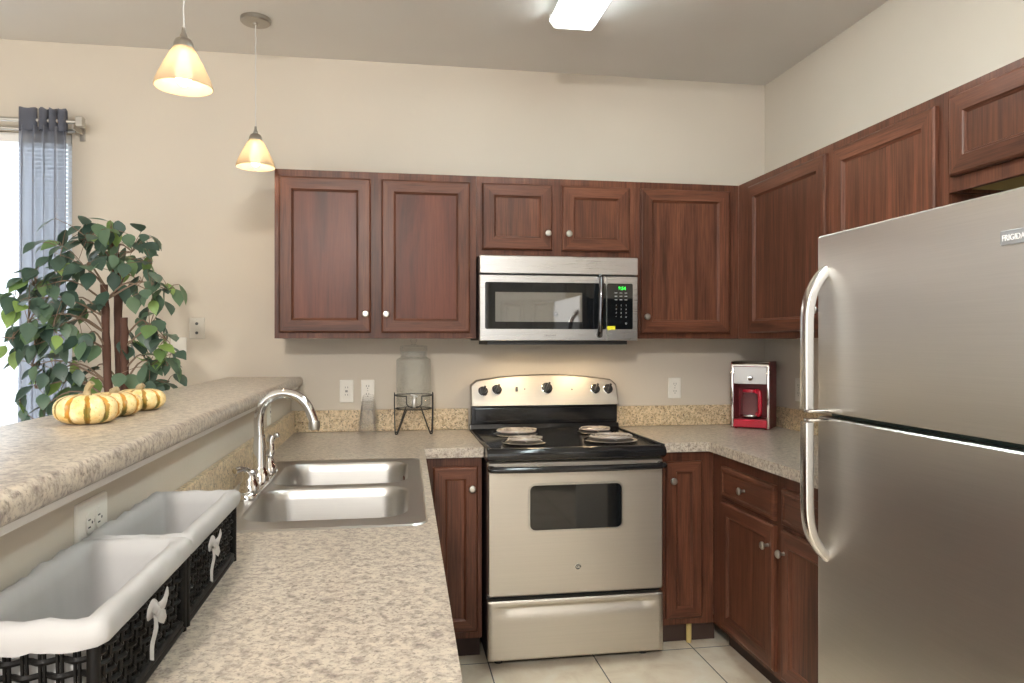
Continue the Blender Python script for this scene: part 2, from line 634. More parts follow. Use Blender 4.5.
def lathe(bm, prof, cen, seg=24, axis='Z', mi=0, M4=None):
    """profile [(radius, height)] turned about an axis through cen"""
    t = bmesh.new()
    loops = []
    for r, h in prof:
        L = []
        for k in range(seg):
            a = 2 * pi * k / seg
            x, y = r * cos(a), r * sin(a)
            L.append((x, y, h))
        loops.append(L)
    loft(t, loops, prof[0][0] > 1e-5 or True, True)
    bmesh.ops.remove_doubles(t, verts=t.verts, dist=1e-6)
    if axis == 'X':
        bmesh.ops.rotate(t, verts=t.verts, cent=(0, 0, 0), matrix=Matrix.Rotation(pi / 2, 3, 'Y'))
    elif axis == '-X':
        bmesh.ops.rotate(t, verts=t.verts, cent=(0, 0, 0), matrix=Matrix.Rotation(-pi / 2, 3, 'Y'))
    elif axis == '-Y':
        bmesh.ops.rotate(t, verts=t.verts, cent=(0, 0, 0), matrix=Matrix.Rotation(pi / 2, 3, 'X'))
    bmesh.ops.translate(t, verts=t.verts, vec=cen)
    merge(bm, t, mi, M4)


def rrect(x0, x1, y0, y1, r, n=6):
    out = []
    for cx, cy, a0 in ((x1 - r, y1 - r, 0), (x0 + r, y1 - r, pi / 2), (x0 + r, y0 + r, pi), (x1 - r, y0 + r, 1.5 * pi)):
        for k in range(n + 1):
            a = a0 + pi / 2 * k / n
            out.append((cx + r * cos(a), cy + r * sin(a)))
    return out


def rpanel(bm, u0, u1, v0, v1, w0, w1, r, B, mi=0, ease=0.0):
    """rounded-corner panel; B maps (u,v,w) to world"""
    L = []
    P = rrect(u0, u1, v0, v1, r)
    L.append([B @ Vector((u, v, w0)) for u, v in P])
    if ease:
        L.append([B @ Vector((u, v, w1 - ease)) for u, v in P])
        P2 = rrect(u0 + ease, u1 - ease, v0 + ease, v1 - ease, max(r - ease, 0.0005))
        L.append([B @ Vector((u, v, w1)) for u, v in P2])
    else:
        L.append([B @ Vector((u, v, w1)) for u, v in P])
    loft(bm, L, True, True, mi)


def basis(U, V, W, O=(0, 0, 0)):
    return Matrix((( U[0], V[0], W[0], O[0]), (U[1], V[1], W[1], O[1]), (U[2], V[2], W[2], O[2]), (0, 0, 0, 1)))


def B_back(y):      # faces the camera side (-Y): u = world X, v = world Z, w = out of the face
    return basis((1, 0, 0), (0, 0, 1), (0, -1, 0), (0, y, 0))


def B_right(x):     # faces -X: u = -world Y
    return basis((0, -1, 0), (0, 0, 1), (-1, 0, 0), (x, 0, 0))


def B_pen(x):       # faces +X: u = world Y
    return basis((0, 1, 0), (0, 0, 1), (1, 0, 0), (x, 0, 0))


def text(bm, s, size, B, u, v, w, depth=0.0006, mi=0, align='LEFT', bold=0.0, sx=1.0):
    cu = bpy.data.curves.new('t', 'FONT')
    cu.body = s
    cu.size = size
    cu.extrude = depth / 2
    cu.offset = bold
    cu.align_x = align
    o = bpy.data.objects.new('t', cu)
    COL.objects.link(o)
    dg = bpy.context.evaluated_depsgraph_get()
    dg.update()
    me = bpy.data.meshes.new_from_object(o.evaluated_get(dg))
    t = bmesh.new()
    t.from_mesh(me)
    bpy.data.objects.remove(o)
    bpy.data.curves.remove(cu)
    bpy.data.meshes.remove(me)
    merge(bm, t, mi, B @ Matrix.Translation((u, v, w)) @ Matrix.Diagonal((sx, 1, 1, 1)))


def cells(bm, xs, ys, keep, z0, z1):
    """plate made of grid cells (so holes and L-shapes are easy), extruded from z0 to z1"""
    V = {}

    def g(i, j, z):
        k = (i, j, z)
        if k not in V:
            V[k] = bm.verts.new((xs[i], ys[j], z))
        return V[k]
    on = {(i, j) for i in range(len(xs) - 1) for j in range(len(ys) - 1)
          if keep((xs[i] + xs[i + 1]) / 2, (ys[j] + ys[j + 1]) / 2)}
    for i, j in on:
        bm.faces.new((g(i, j, z1), g(i + 1, j, z1), g(i + 1, j + 1, z1), g(i, j + 1, z1)))
        bm.faces.new((g(i, j, z0), g(i, j + 1, z0), g(i + 1, j + 1, z0), g(i + 1, j, z0)))
        for (a, b, nb) in (((i, j), (i + 1, j), (i, j - 1)), ((i + 1, j), (i + 1, j + 1), (i + 1, j)),
                           ((i + 1, j + 1), (i, j + 1), (i, j + 1)), ((i, j + 1), (i, j), (i - 1, j))):
            if nb not in on:
                bm.faces.new((g(*a, z0), g(*b, z0), g(*b, z1), g(*a, z1)))


def bevel_where(bm, pred, off, seg=4):
    es = [e for e in bm.edges if pred(e.verts[0].co, e.verts[1].co) and e.calc_face_angle(0) > 0.5]
    bmesh.ops.bevel(bm, geom=es, offset=off, segments=seg, profile=0.5, affect='EDGES', clamp_overlap=True)


# ------------------------------------------------------------------ the room
BY = 3.68      # back wall
RX = 1.99      # right wall
CH = 2.745     # ceiling height
LX = -4.4
FRONT = -2.4

bm = new()
box(bm, LX - .1, RX + .1, FRONT, BY + .12, -.1, 0)
struct(obj('floor', bm, 'floor'))
bm = new()
box(bm, LX - .1, RX + .1, FRONT, BY + .12, CH, CH + .1)
struct(obj('ceiling', bm, 'ceiling'))

WX0, WX1, WZ0, WZ1 = -2.95, -1.475, 0.32, 2.325
bm = new()
for x0, x1, z0, z1 in ((LX - .1, WX0, 0, CH), (WX0, WX1, 0, WZ0), (WX0, WX1, WZ1, CH), (WX1, RX + .1, 0, CH)):
    box(bm, x0, x1, BY, BY + .12, z0, z1)
struct(obj('wall_back', bm, 'wall'))
bm = new()
box(bm, RX, RX + .1, -.95, BY, 0, CH)
struct(obj('wall_right', bm, 'wall'))
bm = new()
box(bm, LX - .1, LX, .6, BY, 0, CH)
struct(obj('wall_left', bm, 'wall'))
bm = new()
for x0, x1, z0, z1 in ((.95, 1.0, 0, CH), (1.0, 1.78, 2.12, CH), (1.78, RX, 0, CH)):
    box(bm, x0, x1, -.95, -.85, z0, z1)
struct(obj('wall_rear', bm, 'wall'))

# white six-panel door behind the camera (it shows in the microwave's glass)
Bd = basis((-1, 0, 0), (0, 0, 1), (0, 1, 0), (1.78, -.9, 0))
bm = new()
box(bm, 0, .78, 0.0, 2.12, -.02, .0, M4=Bd)
for u0, u1 in ((.10, .355), (.425, .68)):
    for v0, v1 in ((.2, .85), (.98, 1.77), (1.87, 2.03)):
        lo = [[Bd @ Vector((u, v, w)) for u, v in ((u0 + i, v0 + i), (u1 - i, v0 + i), (u1 - i, v1 - i), (u0 + i, v1 - i))]
              for i, w in ((0, 0.0), (.006, .016), (.02, .016), (.034, -.012), (.06, .012))]
        loft(bm, lo, False, True)
door = struct(obj('door_1', bm, 'white'))
bm = new()
lathe(bm, [(.0, 0), (.026, 0), (.026, .006), (.011, .01), (.011, .035), (.027, .045), (.027, .062), (.0, .07)], (0, 0, 0), 20, 'Z', 0,
      Bd @ Matrix.Translation((.06, .95, 0)))
obj('door_knob', bm, 'nickel', door, 30)

# half wall carrying the raised bar, with the white strip below its top
bm = new()
box(bm, -.61, -.49, .5, BY, 0, 1.142)
struct(obj('wall_bar', bm, 'wall'))
bm = new()
box(bm, -.49, -.455, .5, BY, 1.126, 1.1435, .004)
struct(obj('trim_1', bm, 'white'))

# window, its glazing, blinds, curtain
bm = new()
for x0, x1, z0, z1 in ((WX0, WX0 + .045, WZ0, WZ1), (WX1 - .045, WX1, WZ0, WZ1), (WX0, WX1, WZ0, WZ0 + .045), (WX0, WX1, WZ1 - .045, WZ1),
                       ((WX0 + WX1) / 2 - .03, (WX0 + WX1) / 2 + .03, WZ0, WZ1)):
    box(bm, x0, x1, BY + .06, BY + .11, z0, z1, .004)
win = struct(obj('window_1', bm, 'white'))
bm = new()
box(bm, WX0 + .03, WX1 - .03, BY + .083, BY + .087, WZ0 + .03, WZ1 - .03)
obj('pane', bm, 'pane', win)

bl = thing('window_blind', 'white horizontal slat blind drawn down over the bright window', 'blind', ((WX0 + WX1) / 2, BY + .03, WZ0))
bm = new()
box(bm, WX0 + .008, WX1 - .008, BY + .012, BY + .052, WZ1 - .045, WZ1 - .002, .003)
obj('head_rail', bm, 'white', bl)
bm = new()
z = WZ1 - .06
while z > WZ0 + .03:
    L = []
    for w, dz in ((-.007, -.0098), (0.0008, .0008), (.007, .0098)):
        L.append(((WX0 + .01, BY + .032 + w, z + dz), (WX1 - .01, BY + .032 + w, z + dz)))
    loft(bm, [[a for a, b in L], [b for a, b in L]], False, False, 0, False)
    z -= .0195
obj('slats', bm, 'blind', bl, fix=False)
bm = new()
box(bm, WX0 + .01, WX1 - .01, BY + .02, BY + .044, WZ0 + .005, WZ0 + .02, .003)
obj('bottom_rail', bm, 'white', bl)

rod = thing('curtain_rod', 'silver double curtain rod with square end cap above the window', 'curtain rod', (-2.2, BY - .1, 2.33))
bm = new()
tube(bm, [(-3.05, BY - .10, 2.352), (-1.41, BY - .10, 2.352)], .0095, 12)
obj('rod', bm, 'nickel', rod, 40)
bm = new()
tube(bm, [(-3.05, BY - .05, 2.325), (-1.44, BY - .05, 2.325)], .008, 12)
obj('rear_rod', bm, 'nickel', rod, 40)
bm = new()
box(bm, -1.415, -1.385, BY - .122, BY - .078, 2.330, 2.374, .004)
obj('finial', bm, 'nickel', rod)
bm = new()
box(bm, -1.432, -1.424, BY - .112, BY - .001, 2.318, 2.342, .002)
box(bm, -1.440, -1.416, BY - .006, BY - .0005, 2.29, 2.37, .002)
obj('bracket', bm, 'dullnickel', rod)

cu = thing('curtain', 'sheer grey curtain panel bunched at the right of the window behind the plant', 'curtain', (-1.555, BY - .1, .28))


def curtain_bm(z0, z1, x0, x1, amp, ph, nz=26):
    bm = new()
    loops = []
    for k in range(nz + 1):
        t = k / nz
        z = z0 + (z1 - z0) * t
        L = []
        for i in range(91):
            s = i / 90
            spread = 1.0 + .06 * (1 - t)
            x = (x0 + x1) / 2 + (x1 - x0) * (s - .5) * spread
            y = BY - .10 + amp * (0.75 + .25 * t) * sin(s * 2 * pi * 4.5 + ph + .35 * sin(3 * t)) + .006 * sin(s * 2 * pi * 11 + 2 * t)
            L.append((x, y, z))
        loops.append(L)
    loft(bm, loops, False, False, 0, False)
    return bm


obj('curtain_panel', curtain_bm(.28, 2.322, -1.662, -1.458, .024, .3), 'sheer', cu, 180, fix=False)
# heading: ruffle gathered on the rod, four rounded tucks
bm = new()
for x0, x1 in ((-1.655, -1.578), (-1.572, -1.534), (-1.530, -1.497), (-1.493, -1.455)):
    n = 14
    L = []
    for z, sw in ((2.305, .9), (2.33, 1.0), (2.37, 1.0), (2.39, .95), (2.404, .9)):
        ring = []
        for k in range(n):
            a = 2 * pi * k / n
            ring.append(((x0 + x1) / 2 + (x1 - x0) / 2 * cos(a), BY - .10 + .024 * sw * sin(a), z + .004 * sin(3 * a + x0 * 40)))
        L.append(ring)
    loft(bm, L, False, False)
obj('heading', bm, 'sheer_top', cu, 60, fix=False)


# ------------------------------------------------------------------ cabinets
def knob(parent, B, u, v, w):
    bm = new()
    lathe(bm, [(0, 0), (.007, 0), (.0065, .004), (.0055, .012), (.008, .017), (.0145, .021), (.0155, .026), (.012, .030), (0, .0315)],
          (0, 0, 0), 16, 'Z', 0, B @ Matrix.Translation((u, v, w)))
    return obj('knob', bm, 'nickel', parent, 35)


def panel_door(parent, B, u0, u1, v0, v1, panel='wood_p', name='door', rail=.055, th=.02):
    bm = new()
    lv = [(0, 0), (0, th - .007), (.004, th - .0025), (.008, th), (rail, th), (rail + .003, th - .004), (rail + .009, th - .008),
          (rail + .010, th - .010)]
    rows = []
    for i, w in lv:
        rows.append([bm.verts.new(B @ Vector(p)) for p in ((u0 + i, v0 + i, w), (u1 - i, v0 + i, w), (u1 - i, v1 - i, w), (u0 + i, v1 - i, w))])
    for a, b in zip(rows, rows[1:]):
        for i in range(4):
            f = bm.faces.new((a[i], a[(i + 1) % 4], b[(i + 1) % 4], b[i]))
            f.material_index = 1 if i in (0, 2) else 0
    bm.faces.new(rows[0][::-1])
    bm.faces.new(rows[-1]).material_index = 2
    return obj(name, bm, ['wood', 'wood_h', panel], parent)


def drawer_front(parent, B, u0, u1, v0, v1, th=.02):
    bm = new()
    lv = [(0, 0), (0, th - .008), (.006, th - .002), (.014, th), (.020, th), (.023, th - .003), (.026, th - .0035)]
    L = [[B @ Vector(p) for p in ((u0 + i, v0 + i, w), (u1 - i, v0 + i, w), (u1 - i, v1 - i, w), (u0 + i, v1 - i, w))] for i, w in lv]
    loft(bm, L, True, True)
    return obj('drawer', bm, 'wood_h', parent)


def carcass(parent, B, u0, u1, v0, v1, depth, holes, frame_w=.019, under=None, name='body', lidded=True):
    """cabinet box with a face frame whose openings sit behind the doors"""
    bm = new()
    t = .016
    for a in ((u0, u0 + t, v0, v1), (u1 - t, u1, v0, v1)):
        box(bm, *a, -depth, -frame_w, M4=B)
    box(bm, u0 + t, u1 - t, v0 + .012, v0 + .012 + t, -depth, -frame_w, mi=1 if under else 0, M4=B)
    if lidded:
        box(bm, u0 + t, u1 - t, v1 - t, v1, -depth, -frame_w, M4=B)
    box(bm, u0 + t, u1 - t, v0 + t, v1 - t, -depth, -depth + .006, mi=1 if under else 0, M4=B)
    # face frame with openings
    us = sorted({u0, u1, *[h[0] for h in holes], *[h[1] for h in holes]})
    vs = sorted({v0, v1, *[h[2] for h in holes], *[h[3] for h in holes]})
    t2 = bmesh.new()
    cells(t2, us, vs, lambda x, y: not any(h[0] < x < h[1] and h[2] < y < h[3] for h in holes), -frame_w, 0)
    merge(bm, t2, 0, B)
    return obj(name, bm, ['wood', under or 'wood'], parent)


UB, UT = 1.371, 2.127
UF = 3.376                      # face of the upper cabinets
BB = B_back(UF)
ov = .02                        # how far doors overlap the frame


def hole(u0, u1, v0, v1):
    return (u0 + ov, u1 - ov, v0 + ov, v1 - ov)


# two-door wall cabinet over the sink corner
c = thing('wall_cabinet', 'wide two-door reddish wall cabinet hanging above the sink and water dispenser', 'cabinet', (-.065, 3.53, UB))
ds = [(-.502, -.099, 1.397, 2.094), (-.052, .352, 1.397, 2.094)]
carcass(c, BB, -.521, .3815, UB, UT, .303, [hole(*d) for d in ds])
d = panel_door(c, BB, *ds[0], 'wood_s'); knob(d, BB, -.122, 1.481, .02)
d = panel_door(c, BB, *ds[1], 'wood_s'); knob(d, BB, -.031, 1.481, .02)
# short cabinet over the microwave
c = thing('wall_cabinet', 'short two-door wall cabinet directly on top of the microwave', 'cabinet', (.767, 3.53, 1.752))
ds = [(.409, .741, 1.786, 2.094), (.789, 1.122, 1.786, 2.094)]
carcass(c, BB, .3825, 1.1515, 1.752, UT, .303, [hole(*d) for d in ds])
d = panel_door(c, BB, *ds[0]); knob(d, BB, .716, 1.863, .02)
d = panel_door(c, BB, *ds[1]); knob(d, BB, .816, 1.863, .02)
# single door cabinet right of the microwave, running into the corner
c = thing('wall_cabinet', 'single-door wall cabinet between the microwave and the room corner', 'cabinet', (1.42, 3.53, UB))
ds = [(1.177, 1.632, 1.397, 2.094)]
carcass(c, BB, 1.1525, 1.6855, UB, UT, .303, [hole(*d) for d in ds])
d = panel_door(c, BB, *ds[0]); knob(d, BB, 1.2, 1.476, .02)

UR = 1.686
BR = B_right(UR)
# right-hand wall: u = -Y
c = thing('wall_cabinet', 'single-door wall cabinet in the corner above the red coffee maker', 'cabinet', (1.84, 3.0, UB))
ds = [(-3.252, -2.622, 1.397, 2.094)]
carcass(c, BR, -3.3755, -2.586, UB, UT, .303, [hole(*d) for d in ds])
d = panel_door(c, BR, *ds[0]); knob(d, BR, -2.648, 1.481, .02)
c = thing('wall_cabinet', 'wall cabinet whose lower half is hidden behind the refrigerator door', 'cabinet', (1.84, 2.29, UB))
ds = [(-2.566, -2.036, 1.397, 2.094)]
carcass(c, BR, -2.585, -1.996, UB, UT, .303, [hole(*d) for d in ds])
d = panel_door(c, BR, *ds[0]); knob(d, BR, -2.54, 1.481, .02)
c = thing('wall_cabinet', 'short wall cabinet above the refrigerator with a pale underside', 'cabinet', (1.84, 1.53, 1.812))
ds = [(-1.975, -1.545, 1.857, 2.1), (-1.5, -1.07, 1.857, 2.1)]
carcass(c, BR, -1.995, -1.05, 1.812, UT, .303, [hole(*d) for d in ds], under='raw')
d = panel_door(c, BR, *ds[0]); knob(d, BR, -1.57, 1.885, .02)
d = panel_door(c, BR, *ds[1]); knob(d, BR, -1.475, 1.885, .02)

# base cabinets
BZ0, BZ1 = .105, .872
BF = 3.065
Bb = B_back(BF)


def toe(parent, B, u0, u1, back=.075):
    bm = new()
    box(bm, u0, u1, 0, BZ0 - .001, -back - .02, -back, M4=B)
    obj('toe_kick', bm, 'toe', parent)


c = thing('base_cabinet', 'narrow one-door base cabinet squeezed between the sink counter and the range', 'cabinet', (.24, 3.3, 0))
ds = [(.165, .353, .135, .832)]
carcass(c, Bb, .07, .3705, BZ0, BZ1, .595, [hole(*d) for d in ds])
toe(c, Bb, .07, .3705)
d = panel_door(c, Bb, *ds[0], 'wood_p', rail=.05); knob(d, Bb, .326, .742, .02)
c = thing('base_cabinet', 'narrow one-door base cabinet just right of the range, with brass stub below', 'cabinet', (1.27, 3.3, 0))
ds = [(1.183, 1.352, .135, .828)]
carcass(c, Bb, 1.146, 1.4095, BZ0, BZ1, .595, [hole(*d) for d in ds])
toe(c, Bb, 1.146, 1.45)
d = panel_door(c, Bb, *ds[0], 'wood_p', rail=.045); knob(d, Bb, 1.209, .747, .02)
bm = new()
tube(bm, [(1.318, BF + .055, .001), (1.318, BF + .055, .104)], .012, 10)
obj('pipe_stub', bm, 'raw', c, 40)

Br = B_right(1.41)
c = thing('base_cabinet', 'base cabinet with two drawers over two doors beside the refrigerator', 'cabinet', (1.69, 2.53, 0))
dr = [(-2.955, -2.515, .690, .822), (-2.462, -2.03, .690, .822)]
ds = [(-2.955, -2.515, .13, .672), (-2.462, -2.03, .13, .672)]
carcass(c, Br, -3.064, -1.985, BZ0, BZ1, .575, [hole(*d) for d in ds + dr])
toe(c, Br, -3.064, -1.985)
for q, uk in zip(dr, (-2.735, -2.246)):
    d = drawer_front(c, Br, *q); knob(d, Br, uk, .757, .02)
d = panel_door(c, Br, *ds[0], 'wood_p'); knob(d, Br, -2.548, .592, .02)
d = panel_door(c, Br, *ds[1], 'wood_p'); knob(d, Br, -2.434, .592, .02)

Bp = B_pen(.055)
c = thing('base_cabinet', 'sink base cabinet under the peninsula counter', 'cabinet', (-.2, 1.8, 0))
ds = [(.62, 1.08, .13, .83), (1.12, 1.6, .13, .83), (1.64, 2.1, .13, .83), (2.14, 2.62, .13, .83)]
carcass(c, Bp, .56, 3.045, BZ0, BZ1, .535, [hole(*d) for d in ds], lidded=False)
toe(c, Bp, .56, 3.045)
for i, q in enumerate(ds):
    d = panel_door(c, Bp, *q); knob(d, Bp, q[1] - .03 if i % 2 == 0 else q[0] + .03, .742, .02)

# ------------------------------------------------------------------ countertops
CZ0, CZ1 = .873, .914


def tilt(bm):
    """the free edge of the peninsula is not quite parallel to its wall"""
    for v in bm.verts:
        if v.co.x > -.1 and v.co.y < 3.02:
            v.co.x -= .0186 * (3.02 - v.co.y) * min(1, (v.co.x + .1) / .15)


S_X0, S_X1, S_Y0, S_Y1 = -.44, .108, 1.765, 2.775     # sink flange
ct = thing('countertop', 'L-shaped speckled beige laminate counter holding the double sink', 'countertop', (-.18, 2.1, CZ0))
bm = new()
cells(bm, [-.489, S_X0 + .03, S_X1 - .035, .128, .3745], [.55, S_Y0 + .02, S_Y1 - .02, 3.03, BY - .001],
      lambda x, y: (x < .128 or y > 3.03) and not (S_X0 + .03 < x < S_X1 - .035 and S_Y0 + .02 < y < S_Y1 - .02), CZ0, CZ1)


def front_edge(a, b):
    def on(p):
        return abs(p.x - .128) < 1e-4 and p.y < 3.031 or abs(p.y - 3.03) < 1e-4 and p.x > .127 or abs(p.y - .55) < 1e-4
    same = abs(a.x - b.x) < 1e-4 or abs(a.y - b.y) < 1e-4
    if abs(a.z - b.z) > 1e-4 or not same:
        return False
    return on(a) and on(b) and (abs(a.x - b.x) < 1e-4 and abs(a.x - .128) < 1e-4 or abs(a.y - b.y) < 1e-4 and (abs(a.y - 3.03) < 1e-4 and min(a.x, b.x) > .12 or abs(a.y - .55) < 1e-4))


bevel_where(bm, front_edge, .014, 5)
tilt(bm)
obj('worktop', bm, 'lam', ct, 50)
bm = new()
box(bm, -.489, -.470, .55, BY - .021, CZ1 + .0005, 1.02, .003)
box(bm, -.489, .3745, BY - .0205, BY - .001, CZ1 + .0005, 1.02, .003)
obj('backsplash', bm, 'splash', ct)

ct2 = thing('countertop', 'speckled beige laminate counter in the right corner under the coffee maker', 'countertop', (1.6, 2.9, CZ0))
bm = new()
cells(bm, [1.1405, 1.375, RX - .001], [1.985, 3.03, BY - .001], lambda x, y: x > 1.375 or y > 3.03, CZ0, CZ1)


def front_edge2(a, b):
    if abs(a.z - b.z) > 1e-4:
        return False
    return (abs(a.x - 1.375) < 1e-4 and abs(b.x - 1.375) < 1e-4 and max(a.y, b.y) < 3.031) or \
           (abs(a.y - 3.03) < 1e-4 and abs(b.y - 3.03) < 1e-4 and max(a.x, b.x) < 1.376)


bevel_where(bm, front_edge2, .014, 5)
obj('worktop', bm, 'lam', ct2, 50)
bm = new()
box(bm, 1.1405, RX - .0205, BY - .020, BY - .001, CZ1 + .0005, 1.02, .003)
box(bm, RX - .020, RX - .001, 1.985, BY - .001, CZ1 + .0005, 1.02, .003)
obj('backsplash', bm, 'splash', ct2)

# raised bar top
bm = new()
t = rrect(-.80, -.435, .35, BY + .05, .03, 6)
t = [(x, min(y, BY - .001)) for x, y in t]
L = []
for z, i in ((1.144, .008), (1.150, .002), (1.164, 0), (1.176, .002), (1.183, .007), (1.1855, .014)):
    L.append([(-.6175 + (x + .6175) * (1 - i / .18), y if y > BY - .05 else y + i, z) for x, y in t])
loft(bm, L)
bar = obj('bar_counter', bm, 'lam', None, 50)
tag(bar, 'raised speckled laminate bar ledge on the half wall, carrying the pumpkins', 'countertop')

# ------------------------------------------------------------------ sink and faucet
sk = thing('kitchen_sink', 'stainless steel double bowl sink set into the peninsula counter', 'sink', (-.17, 2.27, CZ1))
bowls = [(-.372, .060, 2.30, 2.722), (-.378, .060, 1.85, 2.262)]


def skew(p):
    x, y, z = p
    return (x - (.0186 * (3.02 - y) * min(1, (x + .1) / .15) if x > -.1 else 0), y, z)


bm = new()
outer = [rrect(S_X0, S_X1, S_Y0, S_Y1, .045, 6), rrect(S_X0 + .005, S_X1 - .005, S_Y0 + .005, S_Y1 - .005, .042, 6),
         rrect(S_X0 + .010, S_X1 - .010, S_Y0 + .010, S_Y1 - .010, .04, 6)]
rows = loft(bm, [[skew((x, y, z)) for x, y in o] for o, z in zip(outer, (CZ1 + .0006, CZ1 + .0045, CZ1 + .003))], False, False)
edges = []
vr = rows[-1]
edges += [bm.edges.get((vr[i], vr[(i + 1) % len(vr)])) for i in range(len(vr))]
tops = []
for b in bowls:
    P = [bm.verts.new(skew((x, y, CZ1 + .003))) for x, y in rrect(*b, .085, 10)]
    es = [bm.edges.new((P[i], P[(i + 1) % len(P)])) for i in range(len(P))]
    edges += es
    tops.append(P)
bmesh.ops.triangle_fill(bm, edges=edges, use_beauty=True, use_dissolve=False)
bmesh.ops.recalc_face_normals(bm, faces=bm.faces)
obj('rim', bm, 'sink', sk, 40)
for bx in bowls:
    bm = new()
    L = []
    for ins, z, r in ((-.004, .0034, .089), (0.0, .0022, .085), (.005, -.004, .083), (.010, -.03, .08), (.016, -.11, .075), (.022, -.14, .07), (.036, -.162, .06), (.06, -.172, .05), (.12, -.176, .03)):
        L.append([skew((x, y, CZ1 + z)) for x, y in rrect(bx[0] + ins, bx[1] - ins, bx[2] + ins, bx[3] - ins, r, 10)])
    loft(bm, L, False, True)
    b = obj('bowl', bm, 'sink', sk, 60)
    bm = new()
    cx, cy = (bx[0] + bx[1]) / 2, (bx[2] + bx[3]) / 2
    lathe(bm, [(0, .0), (.02, 0), (.03, .003), (.042, .004), (.046, .001), (.046, -.004), (0, -.004)], (cx, cy, CZ1 - .174), 24)
    obj('drain', bm, 'chrome', b, 40)

fc = thing('faucet', 'chrome gooseneck kitchen faucet with two lever handles on the sink deck', 'faucet', (-.395, 2.29, CZ1 + .003))
Z0 = CZ1 + .003
bm = new()
L = []
for z, i in ((0, 0), (.012, 0), (.019, .004), (.022, .012)):
    L.append([(x, y, Z0 + z) for x, y in rrect(-.432 + i, -.374 - i, 2.095 + i, 2.485 - i, .0285 - i, 8)])
loft(bm, L)
obj('base_plate', bm, 'chrome', fc, 40)
bm = new()
lathe(bm, [(.031, .0), (.030, .02), (.022, .035), (.0185, .045), (.0185, .11), (.0165, .12), (.0165, .14)], (-.397, 2.29, Z0 + .02), 20)
obj('neck', bm, 'chrome', fc, 40)
bm = new()
path = smooth_path([(-.397, 2.29, 1.06), (-.399, 2.29, 1.12), (-.390, 2.288, 1.160), (-.364, 2.285, 1.189), (-.325, 2.28, 1.200), (-.285, 2.275, 1.191), (-.257, 2.27, 1.165), (-.240, 2.267, 1.128), (-.235, 2.265, 1.112)], 6)
tube(bm, path, .0145, 14)
obj('spout', bm, 'chrome', fc, 40)
bm = new()
lathe(bm, [(.0, 0), (.016, 0), (.0165, .004), (.0165, .02), (.0152, .026), (0, .026)], (-.2345, 2.265, 1.092), 16)
obj('aerator', bm, 'nickel', fc, 40)
for i, yy in enumerate((2.135, 2.445)):
    bm = new()
    lathe(bm, [(.028, 0), (.029, .006), (.025, .022), (.019, .034), (.016, .045), (.017, .056), (.012, .062), (0, .063)], (-.396, yy, Z0 + .018), 20)
    if i == 0:
        tube(bm, smooth_path([(-.396, yy, Z0 + .07), (-.402, yy - .012, Z0 + .082), (-.415, yy - .035, Z0 + .088), (-.425, yy - .055, Z0 + .087)], 4),
             [.008] * 4 + [.007] * 4 + [.0085] * 5, 10)
    else:
        tube(bm, smooth_path([(-.396, yy, Z0 + .07), (-.388, yy + .004, Z0 + .092), (-.392, yy + .01, Z0 + .118), (-.386, yy + .014, Z0 + .134)], 4),
             [.014] * 4 + [.011] * 4 + [.013] * 5, 10)
        lathe(bm, [(0, -.009), (.008, -.007), (.011, 0), (.008, .007), (0, .009)], (-.374, yy + .016, Z0 + .136), 12)
    obj('handle', bm, 'chrome', fc, 40)

# ------------------------------------------------------------------ range
RG0, RG1 = .3795, 1.1365
RFY = 2.955                     # front of door panels
rg = thing('electric_range', 'freestanding stainless steel electric range with black coil cooktop', 'range', (.758, 3.28, 0))
bm = new()
box(bm, RG0 + .004, RG1 - .004, RFY + .045, 3.64, .045, .885)
for x in (RG0 + .06, RG1 - .06):
    for y in (RFY + .1, 3.58):
        lathe(bm, [(.018, 0), (.018, .046)], (x, y, 0), 12)
obj('body', bm, 'blackmat', rg)
# cooktop with rolled front lip
bm = new()
prof = [(RFY + .05, .865), (RFY - .014, .868), (RFY - .026, .876), (RFY - .030, .890), (RFY - .028, .905), (RFY - .018, .916), (RFY - .004, .9195),
        (RFY + .01, .917), (3.575, .917), (3.585, .925), (3.59, .945), (3.645, .945), (3.645, .865)]
loft(bm, [[(x, y, z) for y, z in prof] for x in (RG0 - .003, RG0 + .004, RG1 - .004, RG1 + .001)])
for v in bm.verts:
    if v.co.x < RG0 - .001 or v.co.x > RG1 - .001:
        v.co.z -= .004 if v.co.z > .89 else -.004
